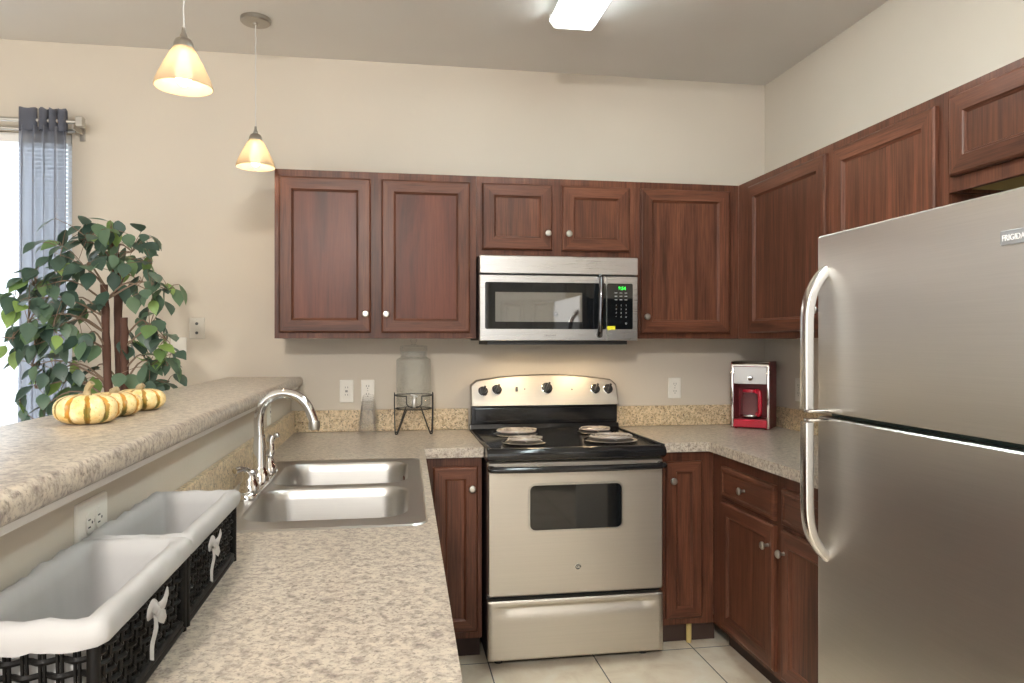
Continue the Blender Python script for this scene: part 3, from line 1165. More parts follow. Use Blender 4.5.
# raised side rims
for x0, x1 in ((RG0 - .002, RG0 + .014), (RG1 - .014, RG1 + .0005)):
    box(bm, x0, x1, RFY - .014, 3.58, .912, .9235, .004)
obj('cooktop', bm, 'black', rg, 35)
bn = []
for k, (x, y, r) in enumerate(((.572, 3.40, .098), (.560, 3.115, .076), (.962, 3.42, .076), (.955, 3.135, .098))):
    bm = new()
    # drip pan: chrome rim, centre coloured black for the shade inside a deep pan
    lathe(bm, [(r + .018, .0), (r + .022, .004), (r + .012, .0065), (r + .004, .003)], (x, y, .9180), 32)
    bm.faces.ensure_lookup_table()
    lathe(bm, [(r + .006, .0040), (r * .5, .0035), (0, .0035)], (x, y, .9180), 32, 'Z', 1)
    pan = obj('drip_pan', bm, ['chrome', 'blackmat'], rg, 40)
    bm = new()
    pts = []
    turns = 4 if r > .09 else 3
    for i in range(turns * 28 + 1):
        t = i / (turns * 28)
        rr = .018 + (r - .018) * t
        a = 2 * pi * turns * t + 1.0
        pts.append((x + rr * cos(a), y + rr * sin(a), .9375))
    pts += [(x + r + .02, y + r * .9, .930)]
    tube(bm, pts, .0050, 6)
    for a in (0.5, 2.6, 4.7):
        tube(bm, [(x, y, .931), (x + r * cos(a), y + r * sin(a), .931)], .0028, 5)
    lathe(bm, [(0, .0), (.013, 0), (.013, .004), (0, .004)], (x, y, .936), 12)
    obj('burner_coil', bm, 'coil', rg, 50)
# backguard: black riser, then the stainless panel with an arched top
bm = new()
box(bm, RG0 + .003, RG1 - .003, 3.60, 3.645, .946, 1.036, .003)
box(bm, RG0 + .02, RG1 - .02, 3.592, 3.601, .958, 1.026, .004)
obj('riser', bm, 'black', rg)
bm = new()
N = 24
lo_, up_ = [], []
for k in range(N + 1):
    s = k / N
    x = RG0 + .001 + (RG1 - RG0 - .002) * s
    e = min(s, 1 - s) * (RG1 - RG0)
    cr = .02
    drop = cr - math.sqrt(max(0, cr * cr - (cr - e) ** 2)) if e < cr else 0
    up_.append((x, 1.158 + .033 * (1 - (2 * s - 1) ** 2) - drop))
for y, dz, ins in ((3.648, 0, 0), (3.602, 0, 0), (3.590, -.006, .004), (3.583, -.03, .006)):
    pass
fr = []
for (yb, yt, ins) in ((3.648, 3.648, 0.0), (3.581, 3.625, 0.0), (3.575, 3.618, .006)):
    L = [(RG0 + .001 + ins, yb, 1.037 + ins * .3), (RG1 - .001 - ins, yb, 1.037 + ins * .3)]
    L += [(min(max(x, RG0 + .001 + ins), RG1 - .001 - ins), yt, z - ins) for x, z in reversed(up_)]
    fr.append(L)
loft(bm, fr)
bg = obj('backguard', bm, 'steel_p', rg, 30)
# sloped panel basis
sl = Vector((0, 3.618 - 3.575, 1.17 - 1.037)).normalized()
nrm = Vector((0, -sl.z, sl.y))
Bg = basis((1, 0, 0), sl, nrm, (0, 3.575, 1.037))
for x, z in ((.441, 1.109), (.511, 1.116), (.766, 1.121), (1.017, 1.115), (1.085, 1.114)):
    bm = new()
    big = 1.15 if abs(x - .766) < .01 else 1.0
    T = Bg @ Matrix.Translation((x, (z - 1.037) / sl.z, 0))
    lathe(bm, [(0, 0), (.0235 * big, 0), (.0225 * big, .009), (.018 * big, .011), (.016 * big, .022), (0, .023)], (0, 0, 0), 20, 'Z', 0, T)
    box(bm, -.0055, .0055, -.021 * big, .024 * big, .01, .032, .003, 2, 0, T @ Matrix.Rotation(-.45, 4, 'Z'))
    lathe(bm, [(.0238 * big, .0), (.0252 * big, .001), (.0252 * big, .003), (.0235 * big, .004)], (0, 0, 0), 20, 'Z', 1, T)
    obj('control_knob', bm, ['blackmat', 'chrome'], bg, 40)
for x, z, w, h in ((.612, 1.118, .012, .024), (.652, 1.118, .006, .006), (.895, 1.114, .007, .007)):
    bm = new()
    rpanel(bm, x - w / 2, x + w / 2, (z - 1.037) / sl.z - h / 2, (z - 1.037) / sl.z + h / 2, 0, .002, .0015, Bg)
    obj('indicator', bm, 'dkgrey', bg)
# oven door
Bo = B_back(RFY)
od = None
bm = new()
D0, D1, DZ0, DZ1 = RG0 + .003, RG1 - .003, .308, .862
wu0, wu1, wv0, wv1 = .558, .949, .578, .762
rpanel(bm, D0, D1, DZ0, DZ1, -.04, 0.0, .012, Bo, 0, .006)
od = obj('oven_door', bm, 'steel_h', rg, 30)
bm = new()
rows = [[Bo @ Vector((u, v, w)) for u, v in rrect(wu0 - i, wu1 + i, wv0 - i, wv1 + i, .022 + i)] for i, w in ((.009, -.0003), (.008, .0045), (.001, .0045), (-.001, .001))]
loft(bm, rows, False, False)
obj('window_trim', bm, 'nickel', od, 40)
bm = new()
rpanel(bm, wu0 - .001, wu1 + .001, wv0 - .001, wv1 + .001, -.0005, .0025, .021, Bo)
obj('window_glass', bm, 'blackglass', od)
bm = new()
# handle: broad black bar bowed slightly outward with returns at the ends
hp = [(D0 + .012, 0.0, .838), (D0 + .014, .026, .838), (D0 + .03, .042, .837), (.6, .05, .836), (.758, .052, .836), (.916, .05, .836), (D1 - .03, .042, .837), (D1 - .014, .026, .838), (D1 - .012, 0.0, .838)]
path = smooth_path([Bo @ Vector((u, v, w)) for u, w, v in hp], 6)
tube(bm, path, .0165, 12, 0, True, .8)
obj('handle', bm, 'black', od, 50)
bm = new()
lathe(bm, [(0, 0), (.0135, 0), (.0145, .0015), (.0135, .003), (.0115, .0032), (.0112, .0022), (0, .0022)], (0, 0, 0), 24, 'Z', 0, Bo @ Matrix.Translation((.760, .419, 0)))
lathe(bm, [(0, .0022), (.0108, .0022), (.0108, .0025), (0, .0025)], (0, 0, 0), 24, 'Z', 1, Bo @ Matrix.Translation((.760, .419, 0)))
text(bm, 'GE', .0125, Bo, .7603, .4148, .003, .001, 0, 'CENTER', .0002)
obj('emblem', bm, ['chrome', 'dkgrey'], od, 40)
# storage drawer with a scooped finger pull
bm = new()
DW0, DW1 = .046, .290
us = [D0, D0 + .004] + [D0 + .004 + (D1 - D0 - .008) * k / 40 for k in range(1, 40)] + [D1 - .004, D1]
vs_ = [DW0, DW0 + .004] + [DW0 + .004 + (DW1 - DW0 - .008) * k / 44 for k in range(1, 44)] + [DW1 - .004, DW1]
grid = []
for u in us:
    row = []
    for v in vs_:
        w = 0.0
        if u in (D0, D1) or v in (DW0, DW1):
            w = -.004
        su = min(1, max(0, (u - (D0 + .035)) / .05)) * min(1, max(0, ((D1 - .035) - u) / .05))
        top, bot = .266, .205
        if bot < v < top:
            t = (top - v) / (top - bot)
            w -= .012 * su * (math.exp(-((t - .10) / .09) ** 2) if t < .10 else math.exp(-((t - .10) / .5) ** 2) * (1 - t) ** .6)
        row.append(bm.verts.new(Bo @ Vector((u, v, w))))
    grid.append(row)
for a, b in zip(grid, grid[1:]):
    for j in range(len(vs_) - 1):
        bm.faces.new((a[j], b[j], b[j + 1], a[j + 1]))
box(bm, D0 + .001, D1 - .001, RFY + .024, RFY + .04, DW0 + .001, DW1 - .001)
for u0, u1, v0, v1 in ((D0, D0, DW0, DW1), (D1, D1, DW0, DW1), (D0, D1, DW0, DW0), (D0, D1, DW1, DW1)):
    vv = [bm.verts.new(Bo @ Vector(p)) for p in ((u0, v0, -.004), (u1, v1 if u0 == u1 else v0, -.004), (u1, v1, -.03), (u0, v0, -.03))]
    bm.faces.new(vv)
obj('storage_drawer', bm, 'steel_h', rg, 60)

# ------------------------------------------------------------------ microwave
mw = thing('microwave', 'stainless over-the-range microwave with black glass door and green clock', 'microwave', (.758, 3.45, 1.346))
MX0, MX1 = .386, 1.1305
Bm = B_back(3.272)
bm = new()
box(bm, MX0 + .002, MX1 - .002, 3.30, BY - .002, 1.362, 1.748)
t = new()
cells(t, [MX0 + .04, .565, .655, .90, .99, MX1 - .04], [3.31, 3.405, 3.465, BY - .03],
      lambda x, y: not (3.405 < y < 3.465 and (.565 < x < .655 or .90 < x < .99)), 1.343, 1.3615)
merge(bm, t)
obj('body', bm, 'blackmat', mw)
bm = new()
rpanel(bm, MX0, MX1, 1.666, 1.748, -.03, .003, .004, Bm, 0, .003)
obj('vent_panel', bm, 'steel_m', mw, 40)
bm = new()
rpanel(bm, MX0, .9785, 1.360, 1.6605, -.03, 0.0, .004, Bm, 0, .003)
md = obj('door', bm, 'steel_m', mw, 40)
bm = new()
rpanel(bm, .4105, .9765, 1.414, 1.627, .0002, .0018, .008, Bm)
obj('door_glass', bm, 'blackglass', md)
bm = new()
rpanel(bm, .457, .862, 1.447, 1.582, .0019, .0026, .002, Bm)
obj('viewing_window', bm, 'screen', md)
bm = new()
hp = [(.949, .0, 1.655), (.946, .024, 1.647), (.942, .040, 1.61), (.939, .046, 1.53), (.938, .040, 1.44), (.940, .024, 1.40), (.945, .0, 1.388)]
path = smooth_path([Bm @ Vector((u, v, w)) for u, w, v in hp], 6)
n = len(path)
tube(bm, path, [.0155 - .005 * sin(pi * i / (n - 1)) for i in range(n)], 12, 0, True, 1.0)
obj('handle', bm, 'darkchrome', md, 50)
bm = new()
text(bm, 'FRIGIDAIRE', .0105, Bm, .712, 1.3815, .0004, .0006, 0, 'CENTER')
obj('lettering', bm, 'greyletter', md)
bm = new()
rpanel(bm, .9805, MX1, 1.360, 1.6605, -.03, 0.0, .004, Bm, 0, .003)
cp = obj('control_panel', bm, 'steel_m', mw, 40)
bm = new()
rpanel(bm, .9815, 1.1055, 1.414, 1.627, .0002, .0018, .008, Bm)
obj('keypad', bm, 'blackglass', cp)
bm = new()
text(bm, '8:54', .021, Bm, 1.0535, 1.5975, .0021, .0004, 0, 'CENTER', .0006)
obj('clock_display', bm, 'digit', cp)
for j, v in enumerate((1.583, 1.568, 1.551)):
    for u in (1.024, 1.048, 1.072):
        bm = new()
        box(bm, u - .0065, u + .0065, v - .0012, v + .0012, .0018, .0022, M4=Bm)
        obj('key', bm, 'legend', cp)
for j, v in enumerate((1.526, 1.508, 1.490, 1.472)):
    for i, u in enumerate((1.025, 1.049, 1.073)):
        bm = new()
        text(bm, ('123', '456', '789', '*0#')[j][i], .011, Bm, u, v - .004, .0020, .0004, 0, 'CENTER')
        obj('key', bm, 'legend', cp)
bm = new()
lathe(bm, [(.0045, .0018), (.0045, .0022), (.003, .0022), (.003, .0018)], (0, 0, 0), 12, 'Z', 0, Bm @ Matrix.Translation((1.073, 1.441, 0)))
obj('key', bm, 'legend', cp)
bm = new()
box(bm, .9815, 1.0205, 1.412, 1.429, .0020, .0024, M4=Bm)
obj('sticker', bm, 'yellow', cp)
for x in (.61, .945):
    bm = new()
    box(bm, x - .045, x + .045, 3.406, 3.464, 1.354, 1.360)
    obj('lamp_lens', bm, 'hood', mw)

# ------------------------------------------------------------------ refrigerator
FX = 1.2
FY0, FY1 = 1.165, 1.932
fr_ = thing('refrigerator', 'stainless steel top-freezer refrigerator standing at the right wall', 'refrigerator', (1.58, 1.54, 0))
bm = new()
box(bm, FX + .062, 1.955, FY0 + .006, FY1 - .006, .03, 1.640, .006)
for x in (FX + .14, 1.9):
    for y in (FY0 + .08, FY1 - .08):
        lathe(bm, [(.02, 0), (.02, .032)], (x, y, 0), 12)
obj('body', bm, 'dkgrey', fr_)
Bf = B_right(FX)
bm = new()
box(bm, -FY1 + .012, -FY0 - .012, .07, 1.648, -.068, -.045, M4=Bf)
obj('door_gasket', bm, 'gasket', fr_)


def fridge_door(name, z0, z1):
    bm = new()
    # vertical edges rolled back, faint bow across the door
    pr = []
    r = .022
    for k in range(7):
        a = pi / 2 * k / 6
        pr.append((FY1 - r + r * cos(a), r - r * sin(a)))
    for k in range(1, 12):
        s = k / 12
        pr.append((FY1 - r + (FY0 + r - FY1 + r) * s, -.0018 * sin(pi * s)))
    for k in range(7):
        a = pi / 2 + pi / 2 * k / 6
        pr.append((FY0 + r + r * cos(a), r - r * sin(a)))
    pr += [(FY0, .046), (FY1, .046)]
    L = []
    for z, i in ((z0, .004), (z0 + .004, 0), (z1 - .004, 0), (z1, .004)):
        L.append([(FX + x + (i if x < .04 else 0), y, z) for y, x in pr])
    loft(bm, L)
    return obj(name, bm, 'steel_v', fr_, 35)


fzd = fridge_door('freezer_door', 1.1575, 1.657)
fgd = fridge_door('fresh_food_door', .075, 1.1425)
HY = 1.878


def fridge_handle(door, pts, foot, ang=False):
    bm = new()
    path = smooth_path(pts, 6)
    # rectangular section bar
    loops = []
    n = len(path)
    for i, p in enumerate(path):
        d = (path[min(i + 1, n - 1)] - path[max(i - 1, 0)]).normalized()
        b = Vector((0, 1, 0))
        a = d.cross(b).normalized()
        ring = []
        for u, v in rrect(-.0135, .0135, -.0165, .0165, .006, 3):
            ring.append(p + a * u + b * v)
        loops.append(ring)
    loft(bm, loops)
    box(bm, *foot, .004)
    obj('handle', bm, 'bar', door, 40)


fridge_handle(fzd, [(FX + .002, HY, 1.558), (FX - .020, HY, 1.534), (FX - .044, HY, 1.494), (FX - .056, HY, 1.440), (FX - .058, HY, 1.36), (FX - .058, HY, 1.25), (FX - .058, HY, 1.168)],
              (FX - .062, FX + .003, HY - .014, HY + .014, 1.1585, 1.1675))
fridge_handle(fgd, [(FX + .002, HY, .752), (FX - .020, HY, .776), (FX - .044, HY, .816), (FX - .056, HY, .870), (FX - .058, HY, .95), (FX - .058, HY, 1.06), (FX - .058, HY, 1.132)],
              (FX - .062, FX + .003, HY - .014, HY + .014, 1.1325, 1.1415))
bm = new()
rpanel(bm, -1.279, -1.165, 1.5475, 1.5765, .0006, .0045, .003, Bf, 0, .001)
text(bm, 'FRIGIDAIRE', .0165, Bf, -1.2745, 1.5562, .0048, .0008, 1, 'LEFT', .0002, .88)
obj('badge', bm, ['badge', 'letter'], fzd)
bm = new()
box(bm, FX + .015, FX + .14, FY0 + .02, FY0 + .1, 1.6405, 1.652, .004)
obj('hinge_cover', bm, 'dkgrey', fr_)

# ------------------------------------------------------------------ lights
fx = thing('ceiling_light', 'long fluorescent ceiling fixture with a wraparound lens', 'ceiling light', (.762, 1.815, CH))
FXa, FXb, FYa, FYb = .655, .858, .60, 3.03
bm = new()
box(bm, FXa + .01, FXb - .01, FYa, FYb - .004, CH - .02, CH - .0005, .002)
obj('housing', bm, 'white', fx)
for y in (FYa - .004, FYb - .008):
    bm = new()
    L = [[(FXa, y0, CH - .001), (FXa, y0, CH - .03), (FXa + .022, y0, CH - .058), (FXb - .022, y0, CH - .058), (FXb, y0, CH - .03), (FXb, y0, CH - .001)] for y0 in (y, y + .008)]
    loft(bm, L)
    obj('end_cap', bm, 'white', fx)
bm = new()
prof = [(FXa + .001, CH - .022), (FXa + .001, CH - .031), (FXa + .012, CH - .046), (FXa + .024, CH - .057), (FXb - .024, CH - .057), (FXb - .012, CH - .046), (FXb - .001, CH - .031), (FXb - .001, CH - .022)]
loft(bm, [[(x, y, z) for x, z in prof] for y in (FYa + .003, FYb - .009)], False, False, 0, False)
obj('lens', bm, 'lens', fx, fix=False)
for x in (FXa + .062, FXb - .062):
    bm = new()
    tube(bm, [(x, FYa + .03, CH - .036), (x, FYb - .035, CH - .036)], .0125, 12)
    obj('tube', bm, 'tube', fx, 50)


# added bowl lamp, unseen behind the camera, to brighten the lower back wall
fill_lamp = thing('ceiling_light', 'added round bowl fill lamp, unseen on the ceiling behind the camera', 'ceiling light', (-.55, -1.75, CH))
bm = new()
lathe(bm, [(0, -.001), (.19, -.001), (.205, -.012), (.205, -.035), (.192, -.04), (0, -.04)], (-.55, -1.75, CH), 36)
obj('rim', bm, 'dullnickel', fill_lamp, 40)
bm = new()
lathe(bm, [(.19, -.041), (.183, -.085), (.155, -.13), (.10, -.163), (.04, -.176), (0, -.178)], (-.55, -1.75, CH), 36)
obj('fill_bowl', bm, 'bowl', fill_lamp, 60)


def pendant(x, y, zrim, label):
    p = thing('pendant_light', label, 'pendant light', (x, y, CH), 'cone pendants above the bar')
    bm = new()
    lathe(bm, [(0, -.028), (.010, -.028), (.013, -.022), (.058, -.020), (.0625, -.016), (.0625, -.0005), (0, -.0005)], (x, y, CH), 32)
    obj('canopy', bm, 'dullnickel', p, 35)
    bm = new()
    top = zrim + .172
    pts = [(x + .0012 * sin(i * 1.3), y, top + (CH - .025 - top) * i / 30) for i in range(31)]
    tube(bm, pts, .0022, 8)
    obj('cord', bm, 'cord', p, 50)
    bm = new()
    lathe(bm, [(0, .176), (.005, .176), (.006, .162), (.010, .152), (.011, .146), (.022, .139), (.027, .128), (.028, .112), (.024, .110), (.019, .105), (0, .105)], (x, y, zrim), 24)
    obj('socket', bm, 'dullnickel', p, 35)
    bm = new()
    L = []
    for r, z in ((.026, .119), (.034, .106), (.055, .066), (.072, .030), (.079, .012), (.081, .002), (.0785, .000), (.0765, .010), (.069, .028), (.052, .063), (.031, .103), (.023, .112)):
        L.append([(x + r * cos(2 * pi * k / 40), y + r * sin(2 * pi * k / 40), zrim + z) for k in range(40)])
    loft(bm, L, False, False)
    obj('shade', bm, 'shade', p, 60)
    bm = new()
    lathe(bm, [(0, .004), (.007, .006), (.015, .014), (.022, .028), (.0245, .043), (.0225, .058), (.015, .082), (.012, .104), (0, .104)], (x, y, zrim), 20)
    obj('bulb', bm, 'bulb', p, 60)
    return p


pendant(-.602, 2.25, 2.096, 'glowing cone glass pendant light nearer the plant, its ceiling canopy out of view')
pendant(-.583, 3.27, 2.105, 'glowing cone glass pendant light with its round nickel canopy showing, beside the wall cabinet')


# ------------------------------------------------------------------ outlets and plates
def plate(name, label, cat, B, u, v, w0, kind, wide=.071, high=.115, mat='plate', rot=False, group=None):
    T = B @ Matrix.Translation((u, v, w0)) @ (Matrix.Rotation(pi / 2, 4, 'Z') if rot else Matrix.Identity(4))
    o = T @ Vector((0, 0, 0))
    t = thing(name, label, cat, o, group)
    bm = new()
    rpanel(bm, -wide / 2, wide / 2, -high / 2, high / 2, 0.0004, .006, .004, T, 0, .003)
    obj('cover_plate', bm, mat, t, 40)
    if kind == 'duplex':
        for s in (-1, 1):
            bm = new()
            P = [(max(-.0165, min(.0165, .0185 * cos(a))), .0195 * s + .0145 * sin(a)) for a in [2 * pi * k / 24 for k in range(24)]]
            loft(bm, [[T @ Vector((a, b, w)) for a, b in P] for w in (.006, .0085)])
            for du in (-.006, .006):
                box(bm, du - .0012, du + .0012, .0195 * s - .001, .0195 * s + .008, .0085, .0088, 0, 2, 1, T)
            lathe(bm, [(.0024, .0085), (.0024, .0088)], (0, .0195 * s - .0075, 0), 8, 'Z', 1, T)
            obj('socket', bm, [mat, 'dkgrey'], t)
        bm = new()
        lathe(bm, [(.0032, .006), (.003, .0072)], (0, 0, 0), 10, 'Z', 0, T)
        obj('screw', bm, 'nickel', t)
    elif kind == 'jacks':
        for s in (-1, 1):
            bm = new()
            lathe(bm, [(.011, .006), (.0105, .0075), (.0075, .0078), (.0075, .0066), (0, .0066)], (0, .022 * s, 0), 16, 'Z', 0, T)
            lathe(bm, [(0, .0067), (.0072, .0067), (.0072, .0069), (0, .0069)], (0, .022 * s, 0), 16, 'Z', 1, T)
            obj('jack', bm, [mat, 'dkgrey'], t)
        for s in (-1, 1):
            bm = new()
            lathe(bm, [(.003, .006), (.0028, .007)], (0, .042 * s, 0), 10, 'Z', 0, T)
            obj('screw', bm, 'nickel', t)
    elif kind == 'decor':
        bm = new()
        rpanel(bm, -.0165, .0165, -.033, .033, .006, .0085, .002, T, 0, .001)
        for s in (-1, 1):
            for du in (-.006, .006):
                box(bm, du - .0011, du + .0011, .018 * s - .003, .018 * s + .005, .0085, .0088, 0, 2, 1, T)
        box(bm, -.006, .006, -.0045, -.0008, .0085, .0095, 0, 2, 1, T)
        box(bm, -.006, .006, .0008, .0045, .0085, .0095, 0, 2, 1, T)
        obj('test_socket', bm, [mat, 'dkgrey'], t)
    return t


Bw = B_back(BY)
plate('wall_outlet', 'white outlet with test buttons on the wall left of the stacked cups', 'outlet', Bw, -.226, 1.112, 0, 'decor', .066, .112)
plate('wall_outlet', 'white duplex outlet on the wall right behind the stacked cups', 'outlet', Bw, -.124, 1.114, 0, 'duplex', .066, .108)
plate('wall_outlet', 'white duplex outlet on the wall between range and coffee maker', 'outlet', Bw, 1.474, 1.111, 0, 'duplex', .07, .11)
plate('wall_outlet', 'white duplex outlet on the right wall beside the coffee maker', 'outlet', B_right(RX), -3.335, 1.117, 0, 'duplex')
plate('jack_plate', 'grey beige plate with two dark jacks on the wall beside the plant', 'jack plate', Bw, -.924, 1.420, 0, 'jacks', .072, .102, 'plate_dk')
plate('blank_plate', 'small cream box low on the wall, half behind the plant leaves', 'wall plate', Bw, -1.005, 1.342, 0, 'none', .07, .07, 'plate')
plate('wall_outlet', 'white outlet turned sideways on the half wall above the baskets', 'outlet', B_pen(-.49), 1.289, 1.064, 0, 'duplex', .074, .122, 'plate', True)
plate('wall_outlet', 'white outlet on the half wall in the arch of the faucet', 'outlet', B_pen(-.49), 3.02, 1.076, 0, 'decor', .066, .104)

# ------------------------------------------------------------------ things on the counters
# water dispenser
dx, dy = .098, 3.535
ds_ = thing('dispenser_stand', 'black wire stand holding the glass drink dispenser', 'stand', (dx, dy, CZ1))
bm = new()
r1, zt, zl = .091, 1.100, 1.036


def ring_pts(r, z, a0=0, a1=2 * pi, n=40):
    return [(dx + r * cos(a0 + (a1 - a0) * k / n), dy + r * sin(a0 + (a1 - a0) * k / n), z) for k in range(n + 1)]


a = radians(23)
dip = []
top = ring_pts(r1, zt, -pi / 2 + a, 1.5 * pi - a)
sx = r1 * sin(a)
ux, uy = dx - sx, dy - r1 * cos(a)
u_ = [(dx - sx, uy, zt)] + [(dx - sx * cos(pi * k / 10) if True else 0, uy - .004, zt - .032 - .022 * sin(pi * k / 10)) for k in range(11)] + [(dx + sx, uy, zt)]
tube(bm, top + u_, .0028, 8)
obj('top_ring', bm, 'wire', ds_, 60)
bm = new()
tube(bm, ring_pts(.086, zl), .0026, 8)
tube(bm, [(dx - .084, dy, zl), (dx + .084, dy, zl)], .002, 6)
tube(bm, [(dx, dy - .084, zl), (dx, dy + .084, zl)], .002, 6)
obj('support_ring', bm, 'wire', ds_, 60)
for sx_, sy_ in ((-1, -1), (1, -1), (-1, 1), (1, 1)):
    bm = new()
    zf = CZ1 + .0035
    b = radians(62)
    p = smooth_path([(dx + sx_ * r1 * 1.0, dy + sy_ * .018, zt + .012), (dx + sx_ * r1, dy + sy_ * .02, zl), (dx + sx_ * .088, dy + sy_ * .03, zf + .012),
                     (dx + sx_ * .081, dy + sy_ * .035, zf), (dx + sx_ * .073, dy + sy_ * .04, zf + .013), (dx + sx_ * .036, dy + sy_ * .078, zl)], 6)
    tube(bm, p, .003, 8)
    obj('leg', bm, 'wire', ds_, 60)
dp = thing('drink_dispenser', 'textured clear glass drink dispenser jar with lid on a wire stand', 'drink dispenser', (dx, dy, zl + .004))
bm = new()
lathe(bm, [(0, .0), (.070, .0), (.079, .006), (.082, .016), (.083, .05), (.083, .225), (.081, .234), (.072, .240), (.063, .243), (.0615, .252), (.0635, .262), (.0615, .270),
           (.058, .270), (.058, .246), (.078, .232), (.079, .02), (.070, .010), (0, .012)], (dx, dy, zl + .003), 48)
obj('jar', bm, 'jar', dp, 50)
bm = new()
lathe(bm, [(.057, .0), (.066, .0005), (.0665, .006), (.0655, .022), (.061, .027), (.02, .030), (.010, .034), (.010, .040), (.017, .048), (.017, .056), (.010, .062), (0, .063),
           (0, .026), (.057, .022)], (dx, dy, zl + .2745), 40)
obj('lid', bm, 'glass', dp, 50)
bm = new()
ty = dy - .083
lathe(bm, [(0, 0), (.014, 0), (.014, .006), (.008, .008), (.008, .022), (0, .022)], (dx, ty, 1.072), 16, '-Y')
lathe(bm, [(0, 0), (.0075, 0), (.008, .004), (.0115, .014), (.0115, .034), (.008, .04), (0, .041)], (dx, ty - .026, 1.050), 16)
lathe(bm, [(0, .04), (.005, .04), (.005, .052), (0, .052)], (dx, ty - .026, 1.052), 12)
tube(bm, [(dx - .016, ty - .03, 1.109), (dx, ty - .026, 1.105), (dx + .014, ty - .03, 1.100)], .004, 8)
obj('spigot', bm, 'silver', dp, 40)

# stack of clear plastic cups, upside down
px, py = -.123, 3.568
for i in range(8):
    z0 = CZ1 + .001 + i * .0098
    sc = 1.0
    bm = new()
    ro, ri, h = .0455, .026, .118
    lx, ly = px + .0010 * i, py + .0004 * i
    lathe(bm, [(ro + .0008, .0), (ro + .002, .0015), (ro + .001, .004), (ro - .002, .006), (ri + .003, h - .012), (ri, h - .002), (ri - .004, h), (0, h - .001)], (lx, ly, z0), 32)
    c = obj('plastic_cup', bm, 'cup', None, 50, fix=False)
    tag(c, 'clear plastic cup in the upside-down stack by the wall outlets', 'cup', 'clear cups in the upside-down stack')

# coffee maker turned towards the room
ang = radians(40)
nd = Vector((-sin(ang), -cos(ang), 0))           # front normal
ud = Vector((cos(ang), -sin(ang), 0))            # along the front, to the right
Fc = Vector((1.783, 3.447, CZ1))
Bc = basis(ud, (0, 0, 1), nd, Fc)
cm = thing('coffee_maker', 'red and silver drip coffee maker standing in the counter corner', 'coffee maker', Fc)
HW, DP, HT = .095, .172, .342
bm = new()


def cm_outline(z):
    return None


# side walls with rounded top front and back, in (w, v) profile
prof = []
rr = .022
for cx_, cy_, a0 in ((-rr, HT - rr, 0), (-DP + rr, HT - rr, pi / 2)):
    for k in range(7):
        a = a0 + pi / 2 * k / 6
        prof.append((cx_ + rr * cos(a), cy_ + rr * sin(a)))
prof += [(-DP, .004), (0, .004)]
for u0, u1 in ((-HW, -HW + .013), (HW - .013, HW)):
    L = [[Bc @ Vector((u, v, w)) for w, v in prof] for u in (u0, u1)]
    loft(bm, L)
box(bm, -HW + .013, HW - .013, .004, .05, -DP, -.004, .004, 2, 0, Bc)          # base
box(bm, -HW + .013, HW - .013, .05, HT - .01, -DP, -.118, 0, 2, 0, Bc)         # column behind the carafe
box(bm, -HW + .013, HW - .013,   .228, HT - .012, -.12, -.012, 0, 2, 0, Bc)      # brew head
obj('housing', bm, 'redmetal', cm, 40)
bm = new()
rpanel(bm, -HW + .012, HW - .012, .008, .047, -.006, .003, .006, Bc, 0, .003)
obj('base_front', bm, 'red', cm, 40)
bm = new()
rpanel(bm, -HW + .014, HW - .014, .228, HT - .028, -.013, -.002, .003, Bc, 0, .001)
fp = obj('front_panel', bm, 'silver', cm, 40)
bm = new()
lathe(bm, [(0, 0), (.014, 0), (.015, .002), (.0135, .005), (.010, .004), (.010, .008), (0, .009)], (0, 0, 0), 20, 'Z', 0, Bc @ Matrix.Translation((0, .257, -.002)))
obj('dial', bm, 'chrome', fp, 40)
bm = new()
rpanel(bm, -.020, .020, HT - .026, HT - .021, -.004, -.001, .002, Bc)
obj('name_strip', bm, 'red', cm)
bm = new()
for u0 in (-HW + .001, HW - .012):
    box(bm, u0, u0 + .011, .006, HT - .02, -.002, .0022, .002, 2, 0, Bc)
tp = [(.0022, HT - .024), (.001, HT - .012), (-.006, HT - .003), (-.02, HT + .0015), (-DP + .03, HT + .0015), (-DP + .03, HT - .004), (-.02, HT - .004), (-.008, HT - .012), (-.006, HT - .024)]
loft(bm, [[Bc @ Vector((u, v, w)) for w, v in tp] for u in (-HW + .004, HW - .004)])
obj('chrome_trim', bm, 'chrome', cm, 40)
bm = new()
for u in (-HW + .02, HW - .02):
    for w in (-.02, -DP + .02):
        lathe(bm, [(.008, 0), (.008, .006)], (0, 0, 0), 10, 'Z', 0, basis((1, 0, 0), (0, 1, 0), (0, 0, 1), Bc @ Vector((u, .0, w))))
obj('foot', bm, 'red', cm)
Cc = Bc @ Vector((-.006, .0515, -.062))
ca = thing('coffee_carafe', 'glass coffee carafe with red handle sitting inside the coffee maker', 'carafe', Cc)
bm = new()
lathe(bm, [(0, 0), (.045, 0), (.052, .006), (.0545, .03), (.0545, .07), (.051, .098), (.043, .118), (.041, .132), (.0395, .132), (.041, .118), (.049, .097), (.0525, .07), (.0525, .03), (.050, .008), (0, .004)], Cc, 36)
obj('jug', bm, 'glass', ca, 50)
bm = new()
lathe(bm, [(0, .132), (.044, .132), (.0455, .137), (.043, .146), (.02, .150), (0, .150)], Cc, 28)
obj('lid', bm, 'red', ca, 40)
bm = new()
Bh = basis(ud, (0, 0, 1), nd, Cc)
hpath = smooth_path([Bh @ Vector(p) for p in ((.028, .138, .030), (.045, .138, .046), (.052, .125, .052), (.053, .08, .053), (.052, .035, .052), (.045, .022, .045), (.034, .022, .036))], 5)
tube(bm, hpath, .0105, 10, 0, True, 1.15)
obj('handle', bm, 'red', ca, 50)
bm = new()
